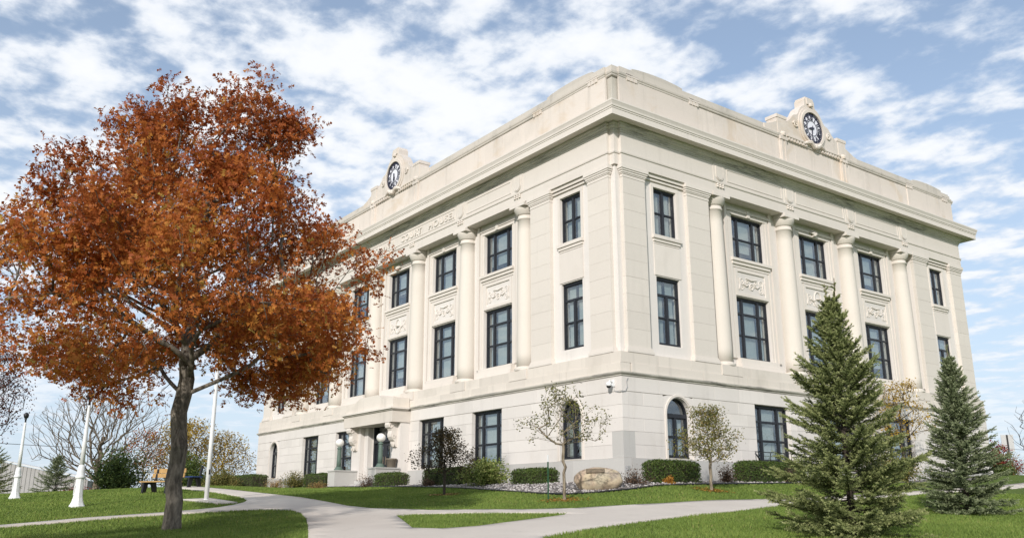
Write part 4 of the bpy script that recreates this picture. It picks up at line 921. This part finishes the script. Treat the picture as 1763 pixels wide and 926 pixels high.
shrub('bright red bush at the far right corner of the courthouse', -1.6, 28.7, 2.1, 1.7, 25, M_redbush, 120, 30, .10, spread=.16, name='bush', cat='bush')
shrub('dry tan bush beneath the sign at the right edge', -.95, 29.9, 1.45, 1.5, 26, M_tan, 170, 3, .06, name='bush', cat='bush', bark=M_bark2, lift=.5, rt=.007)
shrub('low dark green bush beside the red bush', -.25, 27.3, .55, .9, 27, M_hedge, 60, 30, .07, name='bush', cat='bush')
shrub('low yellow green shrub behind the blue spruce', 1.2, 14.6, 1.3, 1.5, 28, M_crab, 80, 24, .08, spread=.14, name='bush', cat='bush')
shrub('low dark red bush on the skyline behind the bare tree', -43., -9.0, .9, 1.6, 29, M_redbush, 60, 20, .1, spread=.2, name='bush', cat='bush')
spruce('conifer', 'small dark conifer between the two white lamp posts', -32.4, -12.2, 2.0, 1.15, 41, M_needleb, .55, 1)
spruce('conifer', 'dark conifer at the left edge behind the far lamp post', -28.6, -15.9, 2.5, 1.5, 42, M_needle, .5, 1)

# ---------------------------------------------------------------- objects
def lathe_obj(name, prof, mat, parent, n=20, cx_=0, cy_=0): return build(MB().lathe(prof, n, cx_, cy_), name, mat, parent, smooth=True)
def lamp_post(label, x, y, top):
    z = Tz(x, y)-.02; h = top-z; s_ = h/3.5; root = thing('lamp_post', label, 'lamp post', (x, y, z), 0., 'white lamp posts on the left lawn'); P_ = lambda l: [(r*s_*.58, q*s_) for r, q in l]
    b = MB().lathe(P_([(.40, 0), (.40, .05), (.36, .08), (.30, .16), (.24, .30), (.215, .50), (.20, .78), (.195, .86)]), 8); build(b, 'base', M_white, root)
    lathe_obj('collar', P_([(.20, .86), (.25, .88), (.25, .94), (.20, .97), (.205, 1.06), (.17, 1.20), (.135, 1.28)]), M_white, root)
    lathe_obj('pole', P_([(.125, 1.27), (.11, 2.0), (.075, 3.08), (.07, 3.12)]), M_white, root)
    lathe_obj('neck', P_([(.06, 3.12), (.055, 3.22), (.08, 3.25), (.07, 3.30)]), M_black, root)
    c = MB().lathe(P_([(.03, 3.28), (.13, 3.31), (.17, 3.37), (.175, 3.44), (.14, 3.50), (.03, 3.54)]), 14); build(c, 'lamp_head', M_black, root, smooth=True)
    build(MB().box(-.04*s_, .04*s_, -.142*s_, -.115*s_, .36*s_, .66*s_), 'hand_hole_cover', M_white, root); return root
lamp_post('white fluted lamp post nearer the oak trunk', -8.29, -15.57, 2.72); lamp_post('white lamp post near the left edge, farther away', -15.53, -16.35, 2.62)
fp = thing('flagpole', 'slim white flagpole rising behind the oak', 'flagpole', (-7.54, -11.81, Tz(-7.54, -11.81)))
lathe_obj('pole', [(.075, -.1), (.07, 2.), (.05, 6.), (.035, 8.8)], M_white, fp); lathe_obj('finial', [(.01, 8.8), (.07, 8.84), (.075, 8.9), (.01, 8.97)], M_bronze, fp, 12); lathe_obj('collar', [(.11, -.05), (.11, .04), (.075, .06)], M_white, fp)
build(MB().box(.06, .11, -.02, .02, .86, 1.02), 'cleat', M_black, fp)
px_, py_ = -6.6, -11.9; sl = sheet('concrete_pad', [[(-8.6, -12.4), (-5.6, -12.1), (-5.45, -11.5), (-8.4, -11.4)]], M_conc, .05, .4, .2); tag(sl, 'low concrete pad round the foot of the flagpole', 'concrete pad')
def bench(label, x, y, rz, mat, group='benches on the left lawn', back=True):
    z = Tz(x, y); b = thing('bench', label, 'bench', (x, y, z), rz, group)
    for j in range(3): build(MB().box(-.9, .9, -.28+j*.19, -.12+j*.19, .43, .475), 'seat_slat', mat, b)
    for j in range(2 if back else 0):
        yb = .33+.05*j; build(MB().box(-.9, .9, yb, yb+.04, .62+j*.18, .78+j*.18), 'back_slat', mat, b)
    for xx in (-.65, .65):
        build(MB().poly([(xx-.05, y_, z_) for y_, z_ in ((-.32, 0), (-.18, 0), (-.08, .36), (.1, .36), (.22, 0), (.38, 0), (.30, .44), (.42, .95), (.37, .96), (.26, .44), (-.28, .43))]+[(xx+.05, y_, z_) for y_, z_ in ((-.32, 0), (-.18, 0), (-.08, .36), (.1, .36), (.22, 0), (.38, 0), (.30, .44), (.42, .95), (.37, .96), (.26, .44), (-.28, .43))], [tuple(range(10, -1, -1)), tuple(range(11, 22))]+[(i, (i+1) % 11, 11+(i+1) % 11, 11+i) for i in range(11)]), 'leg_frame', M_black, b)
    return b
bench('wooden slatted bench with black legs left of the oak trunk', -13.9, -11.6, R_(25), M_wood)
bench('low black bench with blue seat slats just right of the oak trunk', -18.6, -9.3, R_(20), M_blue, back=False)
# entrance lamps and planter
def porch_lamp(label, x, y, z):
    r = thing('globe_lamp', label, 'lamp', (x, y, z), 0., 'globe lamps at the entrance')
    lathe_obj('base', [(.24, 0), (.24, .05), (.19, .08), (.17, .14), (.13, .19)], M_green, r); lathe_obj('post', [(.12, .18), (.115, .5), (.10, 1.0), (.095, 1.06)], M_green, r, 16)
    lathe_obj('collar', [(.09, 1.05), (.13, 1.08), (.13, 1.12), (.08, 1.15), (.07, 1.19)], M_green, r, 16)
    lathe_obj('globe', [(.07, 1.185)]+[(.215*math.sin(t), 1.385-.205*math.cos(t)) for t in np.linspace(.35, 3.0, 14)]+[(.01, 1.59)], M_globe, r, 24); return r
porch_lamp('white globe lamp on a green post left of the entrance', -pu-2.22, -1.35, .96); porch_lamp('white globe lamp on a green post right of the entrance', -pu+2.22, -1.35, .96)
pp_ = thing('planter', 'brown round planter pot beside the right entrance lamp', 'planter', (-pu+2.30, -.80, .96)); lathe_obj('pot', [(.17, 0), (.20, .02), (.25, .36), (.27, .37), (.27, .43), (.23, .43), (.22, .36)], M_pot, pp_); lathe_obj('soil', [(.215, .34), (.21, .37), (.01, .38)], M_bark3, pp_)
# boulder with plate
import bmesh
bm = bmesh.new(); bmesh.ops.create_icosphere(bm, subdivisions=4, radius=1.)
from mathutils import noise as mnoise
for v in bm.verts:
    n = v.co.normalized(); p = Vector((abs(n.x)**.92*math.copysign(1, n.x)*.74, n.y*.46, abs(n.z)**1.0*math.copysign(1, n.z)*.42)); p *= 1+.10*mnoise.noise(n*1.6+Vector((3, 1, 2)))+.04*mnoise.noise(n*4)
    if n.z > .3 and n.x < -.2: p.z *= .93
    v.co = p
me = bpy.data.meshes.new('boulder'); bm.to_mesh(me); bm.free(); me.materials.append(M_boulder); me.shade_smooth()
bx_, by_ = 1.25, -2.35; bo = link('boulder', me, None, (bx_, by_, Tz(bx_, by_)+.28), R_(40)); tag(bo, 'large tan granite boulder with a metal plate in the gravel bed', 'boulder')
pq = build(MB().box(-.29, .29, -.012, .012, -.075, .075), 'plaque', M_bronze, bo, (-.02, -.40, .27)); pq.rotation_euler = (R_(-34), 0, R_(2))
st = thing('garden_stake', 'thin green stake with a white top in front of the gravel bed', 'stake', (1.91, -4.9, Tz(1.91, -4.9)))
build(MB().box(-.012, .012, -.018, .018, -.1, 1.12), 'post', M_stakeg, st); build(MB().box(-.016, .016, -.022, .022, 1.12, 1.32), 'tip', M_white, st)
fl = thing('floodlight', 'small grey floodlight post in the gravel by the right wall', 'floodlight', (.75, -.55, Tz(.75, -.55)-.02)); build(MB().tube([(0, 0, 0), (0, 0, .42)], .025, 8), 'post', M_signb, fl); build(MB().box(-.07, .07, -.06, .06, .42, .56), 'lamp_head', M_signb, fl)
# dome camera and cable on the corner
cm = thing('security_camera', 'white dome security camera on the courthouse corner', 'camera', (-.40, -.004, 3.34)); build(MB().box(-.07, .07, -.05, 0, -.02, .22), 'bracket', M_white, cm); build(MB().tube([(0, -.04, .14), (0, -.18, .17), (0, -.24, .12)], .03, 8), 'arm', M_white, cm)
lathe_obj('housing', [(.085, -.02), (.10, .0), (.10, .09), (.05, .13)], M_white, cm, 16, 0, -.24); lathe_obj('dome', [(.01, -.10), (.05, -.09), (.08, -.05), (.085, -.02)], M_black, cm, 16, 0, -.24)
cb = build(MB().tube([(-.40, -.02, 3.30), (-.32, -.02, 3.15), (-.1, -.02, 3.10), (.025, -.02, 3.11), (.025, .15, 3.14), (.025, .25, 3.3), (.025, .22, 3.5), (.025, .3, 3.62)], .014, 6), 'cable', M_signb); tag(cb, 'thin grey cable looping round the courthouse corner', 'cable')
# railing by the right wall
ra = thing('railing', 'black iron railing in front of the right wall windows', 'railing', (.62, 0, 0))
build(MB().box(-.015, .015, 6.3, 16.5, 1.20, 1.23), 'top_rail', M_black, ra); build(MB().box(-.012, .012, 6.3, 16.5, .80, .82), 'bottom_rail', M_black, ra)
rm = MB().box(-.008, .008, -.008, .008, 0, .62).mesh('baluster', M_black)
for q in range(24): link('baluster', rm, ra, (0, 6.32+q*.44, .6))
hr = tag(build(MB().tube([(.9, 5.95, 1.12), (.8, 6.15, 1.08), (.7, 6.5, .86)], .028, 8).tube([(.7, 6.5, .86), (.7, 6.5, .2)], .02, 6), 'handrail', M_black), 'short sloping black handrail beside the right wall window', 'handrail')
# shed, sign, power line
sh = thing('shed', 'grey corrugated shed with a sloping white roof edge on the left skyline', 'shed', (-46.5, -13.3, -1.2), R_(-22))
sw = MB(); n = 44
for i in range(n):
    x0, x1 = i*.125, (i+1)*.125; zt = lambda x: 3.28-.33*x/1.0*.62
    yo = -.03 if i % 2 else 0.
    sw.poly([(yo, x0, 0), (yo, x1, 0), (yo, x1, zt(x1)), (yo, x0, zt(x0)), (-.06, x0, 0), (-.06, x1, 0), (-.06, x1, zt(x1)), (-.06, x0, zt(x0))], [(0, 1, 2, 3), (7, 6, 5, 4), (1, 5, 6, 2), (4, 0, 3, 7)])
so = build(sw, 'wall', M_shed, sh); so['kind'] = 'stuff'
build(MB().box(-6, -.07, .05, 5.4, 0, 2.1), 'side_wall', M_shed, sh)
build(MB().poly([(.12, -.15, 3.36), (.12, 5.65, 2.18), (-6, 5.65, 2.18), (-6, -.15, 3.36), (.12, -.15, 3.44), (.12, 5.65, 2.26), (-6, 5.65, 2.26), (-6, -.15, 3.44)], [(3, 2, 1, 0), (4, 5, 6, 7), (0, 1, 5, 4), (1, 2, 6, 5), (2, 3, 7, 6), (3, 0, 4, 7)]), 'roof', M_roofw, sh)
s2 = thing('shed', 'low grey shed with a pale flat roof seen behind the near lamp post', 'shed', (-47., -8.5, -1.3), R_(-20)); build(MB().box(-3, 0, -1.6, 1.4, 0, 2.0), 'wall', M_shed, s2); build(MB().box(-3.1, .1, -1.7, 1.5, 2.0, 2.1), 'roof', M_roofw, s2)
sg_ = thing('street_sign', 'small grey sign on a post at the right edge', 'sign', (-3.15, 35.1, Tz(-3.15, 35.1)), R_(40)); build(MB().tube([(0, 0, 0), (0, 0, 2.6)], .04, 8), 'post', M_black, sg_); build(MB().box(-.34, .34, -.03, .0, 1.75, 2.75), 'plate', M_signb, sg_); build(MB().box(-.05, .05, -.05, -.03, 1.75, 2.75), 'bracket', M_black, sg_)
tag(build(MB().tube([(-60, -34, 5.0), (-56, -26, 4.3), (-52, -18, 3.75), (-48, -10, 3.3), (-44, -2, 3.0)], .02, 5), 'power_line', M_wire), 'thin dark power line sagging across the left sky', 'power line')

# ---------------------------------------------------------------- scattered stuff
rng = np.random.default_rng(77)
def frame_mask(x, y):
    dx, dy = x-CAM[0], y-CAM[1]; s_, c_ = math.sin(.9346), math.cos(.9346); fr = -s_*dx+c_*dy; r = c_*dx+s_*dy; return (fr > 8) & (np.abs(r) < fr*.68+1.5), np.hypot(dx, dy)
n = 1500000; X = rng.uniform(-26, 19, n); Y = rng.uniform(-22, 14, n); ok, dist = frame_mask(X, Y)
ok &= rng.uniform(size=n) < np.clip((17/np.maximum(dist, 1))**1.1, 0, 1); X, Y, dist = X[ok], Y[ok], dist[ok]
ip = inpoly(X, Y, OUTER) & ~inpoly(X, Y, ISLAND)
ok = ~ip & ~inpoly(X, Y, BED) & ~((X < .1) & (X > -LX) & (Y > -.1)); X, Y, dist = X[ok], Y[ok], dist[ok]
N = min(len(X), 420000); X, Y, dist = X[:N], Y[:N], dist[:N]; Z = T(X, Y)
th = rng.uniform(0, 6.283, N); hgt = rng.uniform(.030, .062, N)*(1+.25*np.sin(X*1.7)*np.sin(Y*1.9)); wid = .0035+.00034*dist; ca, sa = np.cos(th), np.sin(th); ln = rng.normal(size=(N, 2))*.022
V = np.empty((N, 3, 3)); V[:, 0] = np.column_stack([X-ca*wid, Y-sa*wid, Z-.005]); V[:, 1] = np.column_stack([X+ca*wid, Y+sa*wid, Z-.005]); V[:, 2] = np.column_stack([X+ln[:, 0], Y+ln[:, 1], Z+hgt])
patch = np.sin(X*.8+1)*np.sin(Y*.9)+.6*np.sin(X*2.3)*np.sin(Y*2.1+2)
tint = np.clip(.45+.12*patch+rng.normal(size=N)*.16+(rng.uniform(size=N) < .02)*.5, 0, 1)
tag(link('grass', np_mesh('grass', V.reshape(-1, 3), np.arange(3*N).reshape(-1, 3), M_grass, np.repeat(tint, 3))), 'short mown green grass on the lawns round the walks', 'grass', kind='stuff')
# pebbles of the gravel bed
n = 26000; X = rng.uniform(-21, 2.3, n); Y = rng.uniform(-3.9, 12, n); ok = inpoly(X, Y, BED); X, Y = X[ok], Y[ok]; N = len(X)
OV = np.array([(1,0,0),(-1,0,0),(0,1,0),(0,-1,0),(0,0,.7),(0,0,-.5)])*.5; OF = np.array([(0,2,4),(2,1,4),(1,3,4),(3,0,4),(2,0,5),(1,2,5),(3,1,5),(0,3,5)])
a, b, c = rand_frames(rng, N, 3.); V, F, t = scatter(np.column_stack([X, Y, T(X, Y)+.03]), a, b, c, rng.uniform(.05, .11, N), OV, OF, rng.uniform(0, 1, N))
tag(link('gravel', np_mesh('gravel', V, F, M_pebble, t)), 'loose pale river pebbles in the bed along the walls', 'gravel', kind='stuff')
be = [p for p in BED[1:16]]
tag(build(MB().tube([(x, y, Tz(x, y)+.03) for x, y in be], .035, 6), 'bed_edging', M_black), 'thin black edging strip between gravel bed and lawn', 'edging')
for (x, y, r, lab, m_) in ((2.39, -4.69, .85, 'orange fallen leaves round the sparse young tree', M_orange), (3.07, .88, .7, 'orange fallen leaves round the olive young tree', M_orange), (-3.66, -4.98, .6, 'brown fallen leaves round the dark leaved young tree', M_tan)):
    n = 480; q = r*np.sqrt(rng.uniform(0, 1, n))*rng.uniform(.5, 1.2, n); th = rng.uniform(0, 6.283, n); X = x+q*np.cos(th); Y = y+q*np.sin(th); a, b, c = rand_frames(rng, n, 4.)
    V, F, t = scatter(np.column_stack([X, Y, T(X, Y)+.045]), a, b, c, rng.uniform(.03, .06, n), LEAF_V*(1.6, 1, 1), LEAF_F, rng.uniform(0, 1, n)); tag(link('fallen_leaves', np_mesh('fallen_leaves', V, F, m_, t)), lab, 'leaves', kind='stuff')

# unseen oak, added outside the left of the picture to shade the near lawn
oak2 = copy_tree(oak); oak2.location = (9.6, -24.7, Tz(9.6, -24.7)); oak2.rotation_euler = (0, 0, 2.3); oak2.scale = (.78, .78, .78); oak2['label'] = 'unseen second rust coloured oak added left of the walk to shade the lawn'
oak['group'] = oak2['group'] = 'oaks on the left lawn'
